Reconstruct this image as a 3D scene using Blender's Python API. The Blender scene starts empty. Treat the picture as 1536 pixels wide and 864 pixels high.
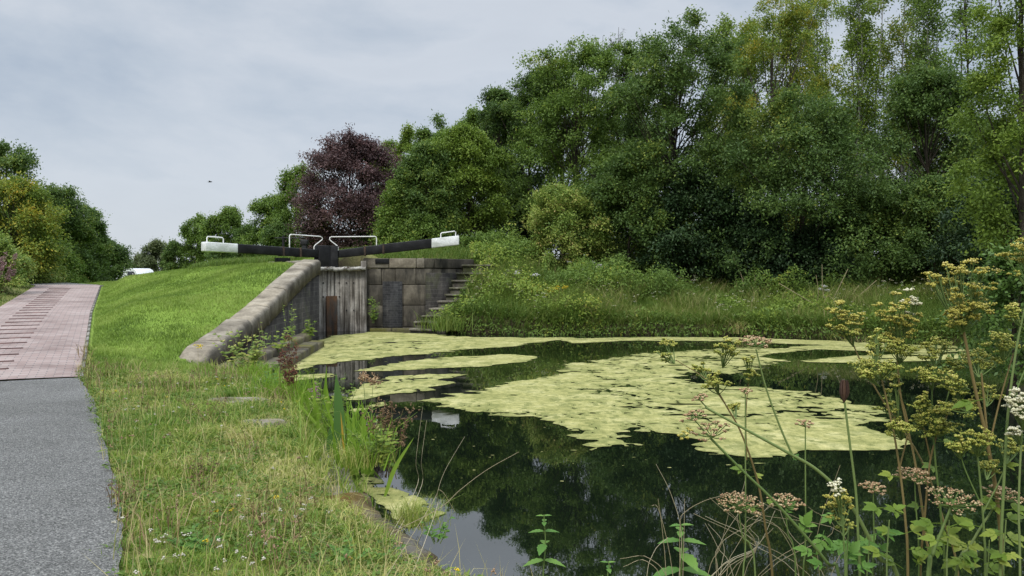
EXPOSURE=0.55; ZENITH=4.6; SKYGAIN=0.72; SUNPOWER=1.5
import bpy, math, random
import numpy as np
from mathutils import Vector
sc = bpy.context.scene
COL = sc.collection
R = math.radians
rng = np.random.default_rng(7)
random.seed(7)

# ------------------------------------------------------------------ camera
F = 1160.0
CAMZ = 2.05
PITCH = math.atan(20/1160)
cam = bpy.data.objects.new('camera', bpy.data.cameras.new('camera'))
COL.objects.link(cam)
cam.location = (0, 0, CAMZ)
cam.rotation_euler = (R(90)-PITCH, 0, 0)
cam.data.sensor_width = 36
cam.data.lens = 36*F/1536
cam.data.clip_start = 0.05
cam.data.clip_end = 6000
sc.camera = cam
CP, SP = math.cos(PITCH), math.sin(PITCH)
def at(px, py, Y):
    """world point that lies on photo pixel (px, py) at world depth Y"""
    dx, dv = (px-768)/F, (432-py)/F
    y = CP + SP*dv
    z = -SP + CP*dv
    k = Y/y
    return Vector((dx*k, Y, CAMZ+z*k))
def on_water(px, py, z=0.0):
    dx, dv = (px-768)/F, (432-py)/F
    y = CP + SP*dv
    zz = -SP + CP*dv
    k = (z-CAMZ)/zz
    return Vector((dx*k, y*k, z))

# ------------------------------------------------------------------ object helpers
def put(o, parent=None):
    COL.objects.link(o)
    if parent is not None:
        o.parent = parent
    return o
def tag(o, label=None, cat=None, group=None, kind=None):
    if label: o['label'] = label
    if cat: o['category'] = cat
    if group: o['group'] = group
    if kind: o['kind'] = kind
    return o
def thing(name, label, cat, loc=(0,0,0), group=None, rz=0.0):
    o = bpy.data.objects.new(name, None)
    o.empty_display_size = 0.1
    o.location = loc
    o.rotation_euler = (0, 0, rz)
    put(o)
    return tag(o, label, cat, group)

class MB:
    """collects pieces of one mesh"""
    def __init__(self):
        self.v = []; self.q = []; self.t = []; self.qt = []; self.tt = []; self.n = 0
        self.ng = []; self.ngt = []
    def add(self, v, q=None, t=None, tint=0.5):
        v = np.asarray(v, float).reshape(-1, 3)
        if q is not None and len(q):
            q = np.asarray(q, int).reshape(-1, 4)
            self.q.append(q+self.n); self.qt.append(np.broadcast_to(np.asarray(tint, float), (len(q),)))
        if t is not None and len(t):
            t = np.asarray(t, int).reshape(-1, 3)
            self.t.append(t+self.n); self.tt.append(np.broadcast_to(np.asarray(tint, float), (len(t),)))
        self.v.append(v); self.n += len(v)
    def poly(self, v, tint=0.5):
        v = np.asarray(v, float)
        self.ng.append(list(range(self.n, self.n+len(v)))); self.ngt.append(tint)
        self.v.append(v); self.n += len(v)
    def build(self, name, mat, parent=None, smooth=False, bevel=0.0, segs=2, origin=None, uv=None):
        v = np.concatenate(self.v) if self.v else np.zeros((0,3))
        off = np.zeros(3)
        if origin is not None: off = np.asarray(origin, float)
        elif parent is not None:
            p = parent
            while p is not None: off = off+np.array(p.location); p = p.parent
        v = v-off
        q = np.concatenate(self.q) if self.q else np.zeros((0,4), int)
        t = np.concatenate(self.t) if self.t else np.zeros((0,3), int)
        tint = np.concatenate(self.qt+self.tt) if (self.qt or self.tt) else np.zeros(0)
        loops = np.concatenate([q.ravel(), t.ravel()]+[np.array(p, int) for p in self.ng]).astype(np.int32)
        tot = np.concatenate([np.full(len(q), 4), np.full(len(t), 3), np.array([len(p) for p in self.ng], int)]).astype(np.int32)
        tint = np.concatenate([tint, np.array(self.ngt, float)])
        start = np.concatenate([[0], np.cumsum(tot)[:-1]]).astype(np.int32)
        me = bpy.data.meshes.new(name)
        me.vertices.add(len(v)); me.vertices.foreach_set('co', v.astype(np.float32).ravel())
        me.loops.add(len(loops)); me.loops.foreach_set('vertex_index', loops)
        me.polygons.add(len(tot)); me.polygons.foreach_set('loop_start', start); me.polygons.foreach_set('loop_total', tot)
        if smooth: me.polygons.foreach_set('use_smooth', np.ones(len(tot), bool))
        a = me.attributes.new('tint', 'FLOAT', 'FACE'); a.data.foreach_set('value', tint.astype(np.float32))
        if uv is not None:
            l = me.uv_layers.new(name='UVMap')
            l.data.foreach_set('uv', np.asarray(uv, np.float32)[loops].ravel())
        me.update(calc_edges=True)
        me.materials.append(mat)
        o = bpy.data.objects.new(name, me)
        if origin is not None and parent is None: o.location = off
        put(o, parent)
        if bevel > 0:
            m = o.modifiers.new('bevel', 'BEVEL'); m.width = bevel; m.segments = segs; m.limit_method = 'ANGLE'; m.angle_limit = R(40)
        return o
    # primitives
    def box(self, c, size, ax=None, tint=0.5):
        """box centred at c; ax = 3 unit axes"""
        c = np.asarray(c, float); s = np.asarray(size, float)/2
        ax = np.eye(3) if ax is None else np.asarray(ax, float)
        pts = []
        for sz in (-1, 1):
            for sy in (-1, 1):
                for sx in (-1, 1):
                    pts.append(c+ax[0]*sx*s[0]+ax[1]*sy*s[1]+ax[2]*sz*s[2])
        self.add(pts, q=[(0,2,3,1),(4,5,7,6),(0,1,5,4),(2,6,7,3),(0,4,6,2),(1,3,7,5)], tint=tint)
    def hexa(self, bottom, top, tint=0.5):
        """bottom and top: 4 points each, same winding (ccw from above)"""
        self.add(list(bottom)+list(top), q=[(3,2,1,0),(4,5,6,7),(0,1,5,4),(1,2,6,5),(2,3,7,6),(3,0,4,7)], tint=tint)
    def tube(self, pts, rad, sides=6, tint=0.5, cap=True):
        P = np.asarray([tuple(p) for p in pts], float)
        n = len(P)
        r = np.broadcast_to(np.asarray(rad, float), (n,)) if np.ndim(rad) else np.full(n, float(rad))
        T = np.gradient(P, axis=0); T /= np.linalg.norm(T, axis=1)[:,None]+1e-9
        up = np.array([0,0,1.0]) if abs(T[0][2]) < 0.9 else np.array([1.0,0,0])
        A = np.cross(T, up); A /= np.linalg.norm(A, axis=1)[:,None]+1e-9
        B = np.cross(T, A)
        th = np.arange(sides)/sides*2*np.pi
        V = P[:,None,:]+r[:,None,None]*(np.cos(th)[None,:,None]*A[:,None,:]+np.sin(th)[None,:,None]*B[:,None,:])
        V = V.reshape(-1,3)
        i = np.arange(n-1)[:,None]*sides; j = np.arange(sides)[None,:]; j2 = (j+1) % sides
        q = np.stack([i+j, i+j2, i+sides+j2, i+sides+j], -1).reshape(-1,4)
        self.add(V, q=q, tint=tint)
        if cap:
            self.poly(V[:sides][::-1], tint); self.poly(V[-sides:], tint)
    def octas(self, C, r, tint=0.5, squash=1.0):
        C = np.asarray(C, float).reshape(-1,3); n = len(C)
        r = np.broadcast_to(np.asarray(r, float), (n,))
        base = np.array([[1,0,0],[0,1,0],[-1,0,0],[0,-1,0],[0,0,squash],[0,0,-squash]])
        V = C[:,None,:]+r[:,None,None]*base[None]
        f = np.array([[0,1,4],[1,2,4],[2,3,4],[3,0,4],[1,0,5],[2,1,5],[3,2,5],[0,3,5]])
        t = (np.arange(n)[:,None,None]*6+f[None]).reshape(-1,3)
        self.add(V, t=t, tint=np.repeat(np.broadcast_to(np.asarray(tint, float), (n,)), 8))
    def leaves(self, C, D, N, L, W, tint, fold=0.0):
        """pointed leaves: base C, direction D, normal N"""
        n = len(C)
        D = D/(np.linalg.norm(D, axis=1)[:,None]+1e-9)
        S = np.cross(D, N); S /= np.linalg.norm(S, axis=1)[:,None]+1e-9
        Nn = np.cross(S, D)
        L = np.broadcast_to(np.asarray(L, float), (n,))[:,None]; W = np.broadcast_to(np.asarray(W, float), (n,))[:,None]
        mid = C+D*L*0.45
        V = np.stack([C, mid+S*W/2+Nn*W*fold, C+D*L-Nn*L*0.12, mid-S*W/2+Nn*W*fold], 1)
        i = np.arange(n)[:,None]*4
        if fold == 0:
            self.add(V, q=i+np.array([[0,1,2,3]]), tint=tint)
        else:
            self.add(V, t=(i[:,:,None]+np.array([[[0,1,2],[0,2,3]]])).reshape(-1,3), tint=np.repeat(np.broadcast_to(tint,(n,)),2))
    def blades(self, P, H, W, A, lean, tint, Ltop=None):
        """grass blades from P; A azimuth of lean, lean = horizontal tip offset / height"""
        n = len(P)
        H = np.broadcast_to(H, (n,)); W = np.broadcast_to(W, (n,)); lean = np.broadcast_to(lean, (n,))
        d = np.stack([np.cos(A), np.sin(A), np.zeros(n)], 1)
        B = rng.uniform(0, np.pi, n)
        s = np.stack([np.cos(B), np.sin(B), np.zeros(n)], 1)
        m = P+d*(H*lean*0.28)[:,None]+np.array([0,0,1.0])*(H*0.58)[:,None]
        tip = P+d*(H*lean)[:,None]+np.array([0,0,1.0])*(H*np.clip(1-0.28*lean**2, .15, 1))[:,None]
        w = (W/2)[:,None]
        V = np.stack([P-s*w, P+s*w, m-s*w*.8, m+s*w*.8, tip], 1)
        i = np.arange(n)[:,None]*5
        nv = self.n
        self.add(V, q=i+np.array([[0,1,3,2]]), tint=tint)
        self.t.append(nv+i+np.array([[2,3,4]])); self.tt.append(np.broadcast_to(np.asarray(tint,float),(n,)))

# ------------------------------------------------------------------ materials
def nm(name):
    m = bpy.data.materials.new(name); m.use_nodes = True
    nt = m.node_tree
    for n in list(nt.nodes): nt.nodes.remove(n)
    out = nt.nodes.new('ShaderNodeOutputMaterial')
    return m, nt, out
def N(nt, typ, **kw):
    n = nt.nodes.new(typ)
    for k, v in kw.items():
        if k in n.inputs.keys() if hasattr(n.inputs, 'keys') else False:
            n.inputs[k].default_value = v
        else:
            setattr(n, k, v)
    return n
def lk(nt, a, b): nt.links.new(a, b)
def c4(c): return (c[0], c[1], c[2], 1.0)
def ramp(nt, fac, stops):
    r = nt.nodes.new('ShaderNodeValToRGB')
    el = r.color_ramp.elements
    while len(el) < len(stops): el.new(0.5)
    for e, (p, c) in zip(el, stops):
        e.position = p; e.color = c4(c)
    lk(nt, fac, r.inputs['Fac'])
    return r.outputs['Color']
def noise(nt, scale, detail=4, rough=0.55, coord=None, dist=0.0):
    n = nt.nodes.new('ShaderNodeTexNoise')
    n.inputs['Scale'].default_value = scale; n.inputs['Detail'].default_value = detail
    n.inputs['Roughness'].default_value = rough; n.inputs['Distortion'].default_value = dist
    if coord is not None: lk(nt, coord, n.inputs['Vector'])
    return n.outputs['Fac']
def world_pos(nt):
    g = nt.nodes.new('ShaderNodeNewGeometry'); return g.outputs['Position']
def mapped(nt, coord, scale):
    m = nt.nodes.new('ShaderNodeMapping'); m.inputs['Scale'].default_value = scale
    lk(nt, coord, m.inputs['Vector']); return m.outputs['Vector']
def mix(nt, fac, a, b, mode='MIX'):
    m = nt.nodes.new('ShaderNodeMix'); m.data_type = 'RGBA'; m.blend_type = mode
    for s, v in (('Factor', fac), ('A', a), ('B', b)):
        i = [x for x in m.inputs if x.name == s and (x.type == 'VALUE' if s == 'Factor' else x.type == 'RGBA')][0]
        if hasattr(v, 'is_linked') or isinstance(v, bpy.types.NodeSocket): lk(nt, v, i)
        elif s == 'Factor': i.default_value = v
        else: i.default_value = c4(v)
    return [x for x in m.outputs if x.type == 'RGBA'][0]
def bump(nt, h, strength, dist=0.02):
    b = nt.nodes.new('ShaderNodeBump'); b.inputs['Strength'].default_value = strength; b.inputs['Distance'].default_value = dist
    lk(nt, h, b.inputs['Height']); return b.outputs['Normal']
def princ(nt, out, col, rough=0.8, normal=None, spec=0.3, metal=0.0):
    p = nt.nodes.new('ShaderNodeBsdfPrincipled')
    if isinstance(col, bpy.types.NodeSocket): lk(nt, col, p.inputs['Base Color'])
    else: p.inputs['Base Color'].default_value = c4(col)
    if isinstance(rough, bpy.types.NodeSocket): lk(nt, rough, p.inputs['Roughness'])
    else: p.inputs['Roughness'].default_value = rough
    p.inputs['Specular IOR Level'].default_value = spec
    p.inputs['Metallic'].default_value = metal
    if normal is not None: lk(nt, normal, p.inputs['Normal'])
    lk(nt, p.outputs[0], out.inputs['Surface'])
    return p
def tint_attr(nt):
    a = nt.nodes.new('ShaderNodeAttribute'); a.attribute_name = 'tint'; return a.outputs['Fac']
def leafmat(name, stops, trans=0.3, rough=0.55, spec=0.25):
    m, nt, out = nm(name)
    col = ramp(nt, tint_attr(nt), stops)
    p = princ(nt, out, col, rough, spec=spec)
    t = nt.nodes.new('ShaderNodeBsdfTranslucent'); lk(nt, col, t.inputs['Color'])
    mx = nt.nodes.new('ShaderNodeMixShader'); mx.inputs[0].default_value = trans
    lk(nt, p.outputs[0], mx.inputs[1]); lk(nt, t.outputs[0], mx.inputs[2]); lk(nt, mx.outputs[0], out.inputs['Surface'])
    return m
def rockmat(name, a, b, c, scale=1.5, rough=0.9, bstr=0.5, stain=None, use_tint=True):
    """mottled stone / timber: two noise octaves, dark stains, bump"""
    m, nt, out = nm(name)
    pos = world_pos(nt)
    n1 = noise(nt, scale, 6, 0.6, pos); n2 = noise(nt, scale*9, 5, 0.6, pos)
    col = ramp(nt, n1, [(0.32, a), (0.5, b), (0.68, c)])
    col = mix(nt, 0.5, col, ramp(nt, n2, [(0.3, (0.55,)*3), (0.7, (1.3,)*3)]), 'MULTIPLY')
    if use_tint:
        col = mix(nt, 0.7, col, ramp(nt, tint_attr(nt), [(0, (0.5,0.5,0.5)), (0.5, (0.95,)*3), (1, (1.45,1.4,1.3))]), 'MULTIPLY')
    if stain:
        n3 = noise(nt, 1.0, 5, 0.65, mapped(nt, pos, stain[1]))
        col = mix(nt, ramp(nt, n3, [(0.45, (0,)*3), (0.62, (1,)*3)]), col, stain[0])
    princ(nt, out, col, rough, bump(nt, n2, bstr, 0.02), spec=0.2)
    return m
# ------------------------------------------------------------------ render look, world, sun
sc.view_settings.view_transform = 'Standard'; sc.view_settings.look = 'None'
sc.view_settings.gamma = 1; sc.view_settings.exposure = EXPOSURE
sc.cycles.use_denoising = True
sc.cycles.max_bounces = 6; sc.cycles.transparent_max_bounces = 8
w = bpy.data.worlds.new('World'); sc.world = w; w.use_nodes = True
nt = w.node_tree
for n in list(nt.nodes): nt.nodes.remove(n)
wo = nt.nodes.new('ShaderNodeOutputWorld')
SUN_EL, SUN_AZ = R(52), R(205)           # azimuth the light comes FROM, clockwise from +Y
sky = nt.nodes.new('ShaderNodeTexSky'); sky.sky_type = 'NISHITA'; sky.sun_disc = False
sky.sun_elevation = SUN_EL; sky.sun_rotation = SUN_AZ
b1 = nt.nodes.new('ShaderNodeBackground'); b1.inputs[1].default_value = 0.1; lk(nt, sky.outputs[0], b1.inputs[0])
tc = nt.nodes.new('ShaderNodeTexCoord')
sx = nt.nodes.new('ShaderNodeSeparateXYZ'); lk(nt, tc.outputs['Generated'], sx.inputs[0])
cv = mapped(nt, tc.outputs['Generated'], (1.0, 1.0, 2.4))
nA = noise(nt, 2.6, 7, 0.55, cv, 0.35)
nB = noise(nt, 7.0, 5, 0.6, cv, 0.2)
mA = nt.nodes.new('ShaderNodeMath'); mA.operation = 'MULTIPLY_ADD'; lk(nt, nB, mA.inputs[0]); mA.inputs[1].default_value = 0.22; lk(nt, nA, mA.inputs[2])
ccol = ramp(nt, mA.outputs[0], [(0.41, (0.40,0.47,0.57)), (0.55, (0.505,0.565,0.645)), (0.68, (0.60,0.645,0.71)), (0.8, (0.57,0.615,0.68))])
mr = nt.nodes.new('ShaderNodeMapRange'); lk(nt, sx.outputs['Z'], mr.inputs['Value'])
mr.inputs['From Min'].default_value = 0.33; mr.inputs['From Max'].default_value = 1.0
mr.inputs['To Min'].default_value = 1.0; mr.inputs['To Max'].default_value = ZENITH
b2 = nt.nodes.new('ShaderNodeBackground'); lk(nt, ccol, b2.inputs[0])
mm = nt.nodes.new('ShaderNodeMath'); mm.operation = 'MULTIPLY'; lk(nt, mr.outputs[0], mm.inputs[0]); mm.inputs[1].default_value = SKYGAIN
lk(nt, mm.outputs[0], b2.inputs[1])
mxs = nt.nodes.new('ShaderNodeMixShader'); mxs.inputs[0].default_value = 0.92
lk(nt, b1.outputs[0], mxs.inputs[1]); lk(nt, b2.outputs[0], mxs.inputs[2]); lk(nt, mxs.outputs[0], wo.inputs['Surface'])
sl = bpy.data.lights.new('sun', 'SUN'); sl.energy = SUNPOWER; sl.angle = R(14); sl.color = (1.0, 0.95, 0.86)
so = bpy.data.objects.new('sun', sl); COL.objects.link(so)
so.rotation_euler = (R(90)-SUN_EL, 0, math.pi-SUN_AZ)
so.location = (-8, -12, 30)

# ------------------------------------------------------------------ plan of the place
PATH = np.array([(1.6,-4.5),(0.3,-1.0),(-0.75,1.4),(-2.02,3.98),(-2.79,5.48),(-4.02,7.55),(-5.2,9.56),(-6.5,11.6),(-9.2,16.7),(-11.9,21.8),(-15.0,27.9),(-18.1,34.0),(-23.6,41.0),(-31.5,46.5),(-42,52)])   # right-hand edge
PW = 2.4
seg = np.diff(PATH, axis=0); segl = np.linalg.norm(seg, axis=1); cum = np.concatenate([[0], np.cumsum(segl)])
S_SEAM = cum[7]; S_CREST = cum[11]
def path_st(x, y):
    x = np.asarray(x, float).ravel(); y = np.asarray(y, float).ravel()
    best = np.full(len(x), 1e9); S = np.zeros(len(x)); T = np.zeros(len(x))
    for i in range(len(seg)):
        u = seg[i]/segl[i]; nx, ny = u[1], -u[0]
        rx, ry = x-PATH[i,0], y-PATH[i,1]
        a = np.clip(rx*u[0]+ry*u[1], 0, segl[i])
        ex, ey = rx-a*u[0], ry-a*u[1]
        d = np.hypot(ex, ey); t = ex*nx+ey*ny
        k = d < best
        best[k] = d[k]; S[k] = cum[i]+a[k]; T[k] = np.where(np.abs(t[k]) < 1e-9, 0, np.sign(t[k])*d[k])
    return S, T
def path_z(s):
    return np.interp(s, [0, S_SEAM-0.5, S_SEAM+0.6, S_CREST-1, S_CREST+1.5, S_CREST+9, S_CREST+22], [.5, .5, .515, 1.545, 1.60, 1.62, 0.6])
WATER = np.array([(6,2.4),(3,2.6),(1.4,3.05),(0.4,3.92),(-0.36,4.75),(-0.86,5.6),(-1.1,6.0),(-1.52,7.1),(-1.98,8.5),(-2.88,11.2),(-4.0,13.0),(-4.9,13.9),(-5.75,14.6),(-6.0,17.5),(-6.3,22.2),(-6.62,26.0),(-7.43,27.3),(-8.6,29.0),
    (-6.3,30.6),(-5.13,28.55),(-3.2,28.65),(-1.85,30.5),(-1.25,30.2),(-2.85,27.6),(-1.75,26.8),(0.27,26.2),(5.2,26.1),(7.3,25.7),(10.0,24.6),(11.6,23.3),(12.8,22.0),(12.6,18.5),(11.9,14.5),(11,10),(9.8,6),(8,3.6)])
def water_dist(x, y):
    """signed distance to the water's edge, positive on land"""
    x = np.asarray(x, float).ravel(); y = np.asarray(y, float).ravel()
    d = np.full(len(x), 1e9); inside = np.zeros(len(x), bool)
    A = WATER; B = np.roll(WATER, -1, axis=0)
    for (ax, ay), (bx, by) in zip(A, B):
        ex, ey = bx-ax, by-ay
        k = np.clip(((x-ax)*ex+(y-ay)*ey)/(ex*ex+ey*ey), 0, 1)
        d = np.minimum(d, np.hypot(x-ax-k*ex, y-ay-k*ey))
        c = (ay > y) != (by > y)
        with np.errstate(divide='ignore', invalid='ignore'):
            inside ^= c & (x < (bx-ax)*(y-ay)/(by-ay+1e-12)+ax)
    return np.where(inside, -d, d)
CTRL = np.array([(0,0,.5),(3,0,.5),(1.0,2.5,.42),(4,1.5,.42),(-2,4,.5),(-.9,4.5,.36),(-1.6,6.4,.36),(-4,7.55,.5),(-3.0,9.7,.36),(-5.2,9.56,.5),(-4.5,11.8,.38),(-6.5,11.6,.52),(-5.9,13.4,.4),
    (-6.6,15,.50),(-6.85,17,.84),(-7.0,18.5,1.12),(-7.15,20.5,1.46),(-7.3,22.5,1.82),(-7.45,24.2,2.2),(-7.6,26,2.42),(-9,29,2.45),(-7.2,14,.48),
    (-9.2,16.7,.78),(-11.9,21.8,1.03),(-15,27.9,1.3),(-18.1,34,1.58),(-23.6,41,1.6),(-9.0,20,1.36),(-9.5,25,2.0),(-11.3,28,2.25),(-14,31,2.14),(-16.0,33,2.0),(-8.6,15.5,.72),
    (-12,34,2.3),(-10,38,2.35),(-8,45,2.3),(-15,45,1.8),(-18,40,1.75),(-8.6,10.5,.5),(-14,20.7,1.0),(-20.2,33,1.6),(-11.5,10,1.3),(-16.2,19.5,1.9),(-23,32,2.5),(-5,3,.55),(-8,2,1.1),(-29,60,.5),(-22,58,1.0),
    (-4,30.2,2.55),(-1.4,31.0,2.6),(-.9,28.8,1.6),(-1.7,28.4,1.15),(-2.2,27.75,.62),(.3,27.8,.95),(0,30,2.1),(2,30.5,1.75),(5,28.6,1.0),(8,28.6,.9),(12,27,.9),(15,24,.9),(5,34,1.7),(12,34,1.6),(0,38,3),(-5,40,2.6),(15,10,.7),(20,20,1.2),(25,35,2),(0,50,3),
    (.3,26.6,.5),(5.2,26.6,.42),(10,25.2,.42),(13.6,22.5,.4),(13.5,18,.4),(-1.6,27.4,.75),(13,12,.4),(11,3,.45),(-60,60,1.5),(60,60,3),(0,110,2.5),(-60,110,.8),(60,-10,1),(-60,0,2.5),(0,-40,.5)])
def _tps():
    P = CTRL[:,:2]/10; n = len(P)
    r2 = ((P[:,None]-P[None])**2).sum(-1)
    K = np.where(r2 > 0, r2*np.log(r2+1e-12), 0)+np.eye(n)*0.004
    Q = np.hstack([np.ones((n,1)), P])
    A = np.block([[K, Q],[Q.T, np.zeros((3,3))]])
    return np.linalg.solve(A, np.concatenate([CTRL[:,2], np.zeros(3)]))
TW = _tps()
def vnoise(x, y, seed=0):
    """smooth value noise, -1..1"""
    x = np.asarray(x, float); y = np.asarray(y, float)
    xi = np.floor(x).astype(np.int64); yi = np.floor(y).astype(np.int64)
    fx = x-xi; fy = y-yi; fx = fx*fx*(3-2*fx); fy = fy*fy*(3-2*fy)
    def h(a, b):
        k = (a*374761393+b*668265263+seed*1442695041) & 0xffffffff
        k = ((k ^ (k >> 13))*1274126177) & 0xffffffff
        k = k ^ (k >> 16)
        return (k & 0xffff)/32767.5-1
    return (h(xi,yi)*(1-fx)+h(xi+1,yi)*fx)*(1-fy)+(h(xi,yi+1)*(1-fx)+h(xi+1,yi+1)*fx)*fy
def fbm(x, y, seed=0, oct=4):
    s = 0; a = 0.5; f = 1.0
    for i in range(oct):
        s = s+a*vnoise(np.asarray(x)*f, np.asarray(y)*f, seed+i*17); a *= 0.5; f *= 2.03
    return s
def gz(x, y):
    x = np.asarray(x, float).ravel(); y = np.asarray(y, float).ravel()
    z = np.zeros(len(x))
    P = CTRL[:,:2]/10
    for i in range(0, len(x), 20000):
        a = np.stack([x[i:i+20000], y[i:i+20000]], 1)/10
        r2 = ((a[:,None]-P[None])**2).sum(-1)
        z[i:i+20000] = np.where(r2 > 0, r2*np.log(r2+1e-12), 0)@TW[:-3]+TW[-3]+a@TW[-2:]
    r = np.hypot(x, y-20); far = np.clip((r-55)/40, 0, 1)
    z = np.clip(z, .3, 3.4)*(1-far)+1.2*far
    z = z+0.035*fbm(x*.9, y*.9, 5)
    s, t = path_st(x, y)
    e = np.maximum(np.maximum(t, -PW-t), 0)
    k = np.clip(1-e/1.1, 0, 1); k = k*k*(3-2*k)
    z = z*(1-k)+(path_z(s)-0.03)*k
    d = water_dist(x, y)
    k = np.clip((d-0.0)/0.30, 0, 1)
    z = np.where(d < 0.30, -0.9*(1-k)+(z)*k, z)
    return z
def gz1(x, y): return float(gz([x],[y])[0])

# ------------------------------------------------------------------ ground sheet
def axis(lo, hi, step, far):
    a = list(np.arange(lo, hi, step)); d = step
    while a[-1] < far: d *= 1.3; a.append(a[-1]+d)
    d = step
    while a[0] > -far: d *= 1.3; a.insert(0, a[0]-d)
    return np.array(a)
xs = axis(-26, 17, 0.2, 2500); ys = axis(-3, 40, 0.2, 2500)
X, Y = np.meshgrid(xs, ys)
Zg = gz(X, Y)
nx, ny = len(xs), len(ys)
i = (np.arange(ny-1)[:,None]*nx+np.arange(nx-1)[None]).ravel()
mbg = MB()
mbg.add(np.stack([X.ravel(), Y.ravel(), Zg], 1), q=np.stack([i, i+1, i+nx+1, i+nx], 1))
m, ntg, out = nm('ground_soil_and_turf')
pos = world_pos(ntg)
n1 = noise(ntg, 0.7, 5, 0.6, pos); n2 = noise(ntg, 14, 5, 0.65, pos)
at_ = ntg.nodes.new('ShaderNodeAttribute'); at_.attribute_name = 'zone'
sepz = ntg.nodes.new('ShaderNodeSeparateColor'); lk(ntg, at_.outputs['Color'], sepz.inputs[0])
turf = ramp(ntg, n1, [(0.3, (0.115,0.185,0.026)), (0.7, (0.17,0.245,0.04))])
rough = ramp(ntg, n2, [(0.3, (0.07,0.08,0.025)), (0.5, (0.14,0.145,0.045)), (0.72, (0.25,0.22,0.10))])
soil = ramp(ntg, n2, [(0.3, (0.022,0.018,0.011)), (0.7, (0.055,0.046,0.028))])
col = mix(ntg, sepz.outputs[0], rough, turf); col = mix(ntg, sepz.outputs[1], col, soil)
princ(ntg, out, col, 0.95, bump(ntg, n2, 0.6, 0.03), spec=0.1)
ground = mbg.build('ground', m, smooth=True); ground['kind'] = 'structure'
S_, T_ = path_st(X, Y); WD = water_dist(X, Y)
xf, yf = X.ravel(), Y.ravel()
lawn_edge = S_SEAM-0.1+0.5*fbm(xf, yf, 31)
lawn = np.clip((S_-lawn_edge)/0.7, 0, 1)*np.clip((T_+0.3)/0.4, 0, 1)*np.clip((-xf-2.2-4*(yf>27))/1.5, 0, 1)*np.clip((yf-12.6-0.28*(xf+6))/0.5+0.5, 0, 1)
wood = np.clip(np.maximum.reduce([(yf-29.5-1.2*np.clip((2-xf)/3,0,2))/1.5*(xf > -3.5), (np.hypot(xf-19,yf-14) < 7)*0.7, (T_ < -PW-0.6)*0.6]), 0, 1)
wood = np.maximum(wood, np.clip(1.7-WD/0.42, 0, 1)*((yf > 21) | (xf > 3)))
za = ground.data.attributes.new('zone', 'FLOAT_COLOR', 'POINT')
za.data.foreach_set('color', np.stack([lawn, wood, 0*lawn, 0*lawn+1], 1).astype(np.float32).ravel())

# ------------------------------------------------------------------ asphalt path and brick ramp
def strip(name, s0, s1, ds, material, lift, nt_, jitter=0.0, tr=(0, -PW)):
    ss = np.arange(s0, s1+1e-6, ds)
    mb = MB(); uvs = []
    cx = np.interp(ss, cum, PATH[:,0]); cy = np.interp(ss, cum, PATH[:,1])
    tx = np.gradient(cx); ty = np.gradient(cy); l = np.hypot(tx, ty); nx_, ny_ = ty/l, -tx/l
    V = []
    for k in range(nt_+1):
        t = tr[0]+(tr[1]-tr[0])*k/nt_
        j = 0
        if jitter and k in (0, nt_): j = jitter*(fbm(ss*4.2, ss*0+k, 9)*1.6+fbm(ss*1.1, ss*0+k, 19)*1.5)
        tt = t+j
        V.append(np.stack([cx+nx_*tt, cy+ny_*tt, path_z(ss)+lift+0.018*(1-(2*k/nt_-1)**2)], 1)); uvs.append(np.stack([tt+0*ss, ss], 1))
    V = np.stack(V, 1); uvs = np.stack(uvs, 1).reshape(-1,2)
    n = nt_+1
    i = (np.arange(len(ss)-1)[:,None]*n+np.arange(nt_)[None]).ravel()
    mb.add(V.reshape(-1,3), q=np.stack([i+1, i, i+n, i+n+1], 1))
    return mb.build(name, material, smooth=True, uv=uvs)
m, nta, out = nm('worn_asphalt')
pos = world_pos(nta)
vo = nta.nodes.new('ShaderNodeTexVoronoi'); vo.inputs['Scale'].default_value = 120; lk(nta, pos, vo.inputs['Vector'])
sepv = nta.nodes.new('ShaderNodeSeparateColor'); lk(nta, vo.outputs['Color'], sepv.inputs[0])
chips = ramp(nta, sepv.outputs[0], [(0.0, (0.065,0.065,0.062)), (0.3, (0.128,0.127,0.121)), (0.7, (0.20,0.198,0.188)), (1.0, (0.38,0.372,0.348))])
big = ramp(nta, noise(nta, 0.8, 5, 0.6, pos), [(0.3, (0.74,0.74,0.72)), (0.7, (1.16,)*3)])
col = mix(nta, 1.0, chips, big, 'MULTIPLY')
princ(nta, out, col, 0.85, bump(nta, vo.outputs['Distance'], 0.9, 0.02), spec=0.3)
asphalt = strip('asphalt_path', 0.0, S_SEAM+0.02, 0.12, m, 0.006, 10, 0.022); asphalt['kind'] = 'structure'
upper = strip('upper_path', S_CREST+0.8, cum[-1], 0.5, m, 0.006, 6, 0.05); upper['kind'] = 'structure'
m, ntb, out = nm('paving_brick')
uvn = ntb.nodes.new('ShaderNodeUVMap'); uvn.uv_map = 'UVMap'
br = ntb.nodes.new('ShaderNodeTexBrick'); lk(ntb, uvn.outputs[0], br.inputs['Vector'])
br.inputs['Scale'].default_value = 1.0; br.inputs['Brick Width'].default_value = 0.23; br.inputs['Row Height'].default_value = 0.115
br.inputs['Mortar Size'].default_value = 0.007; br.inputs['Bias'].default_value = -0.1
br.inputs['Color1'].default_value = c4((0.26,0.19,0.17)); br.inputs['Color2'].default_value = c4((0.32,0.262,0.24)); br.inputs['Mortar'].default_value = c4((0.13,0.115,0.11))
pos = world_pos(ntb)
bn = noise(ntb, 1.1, 6, 0.62, pos)
col = mix(ntb, 1.0, br.outputs['Color'], ramp(ntb, bn, [(0.3, (0.60,0.55,0.54)), (0.5, (0.95,)*3), (0.75, (1.2,1.2,1.2))]), 'MULTIPLY')
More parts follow.
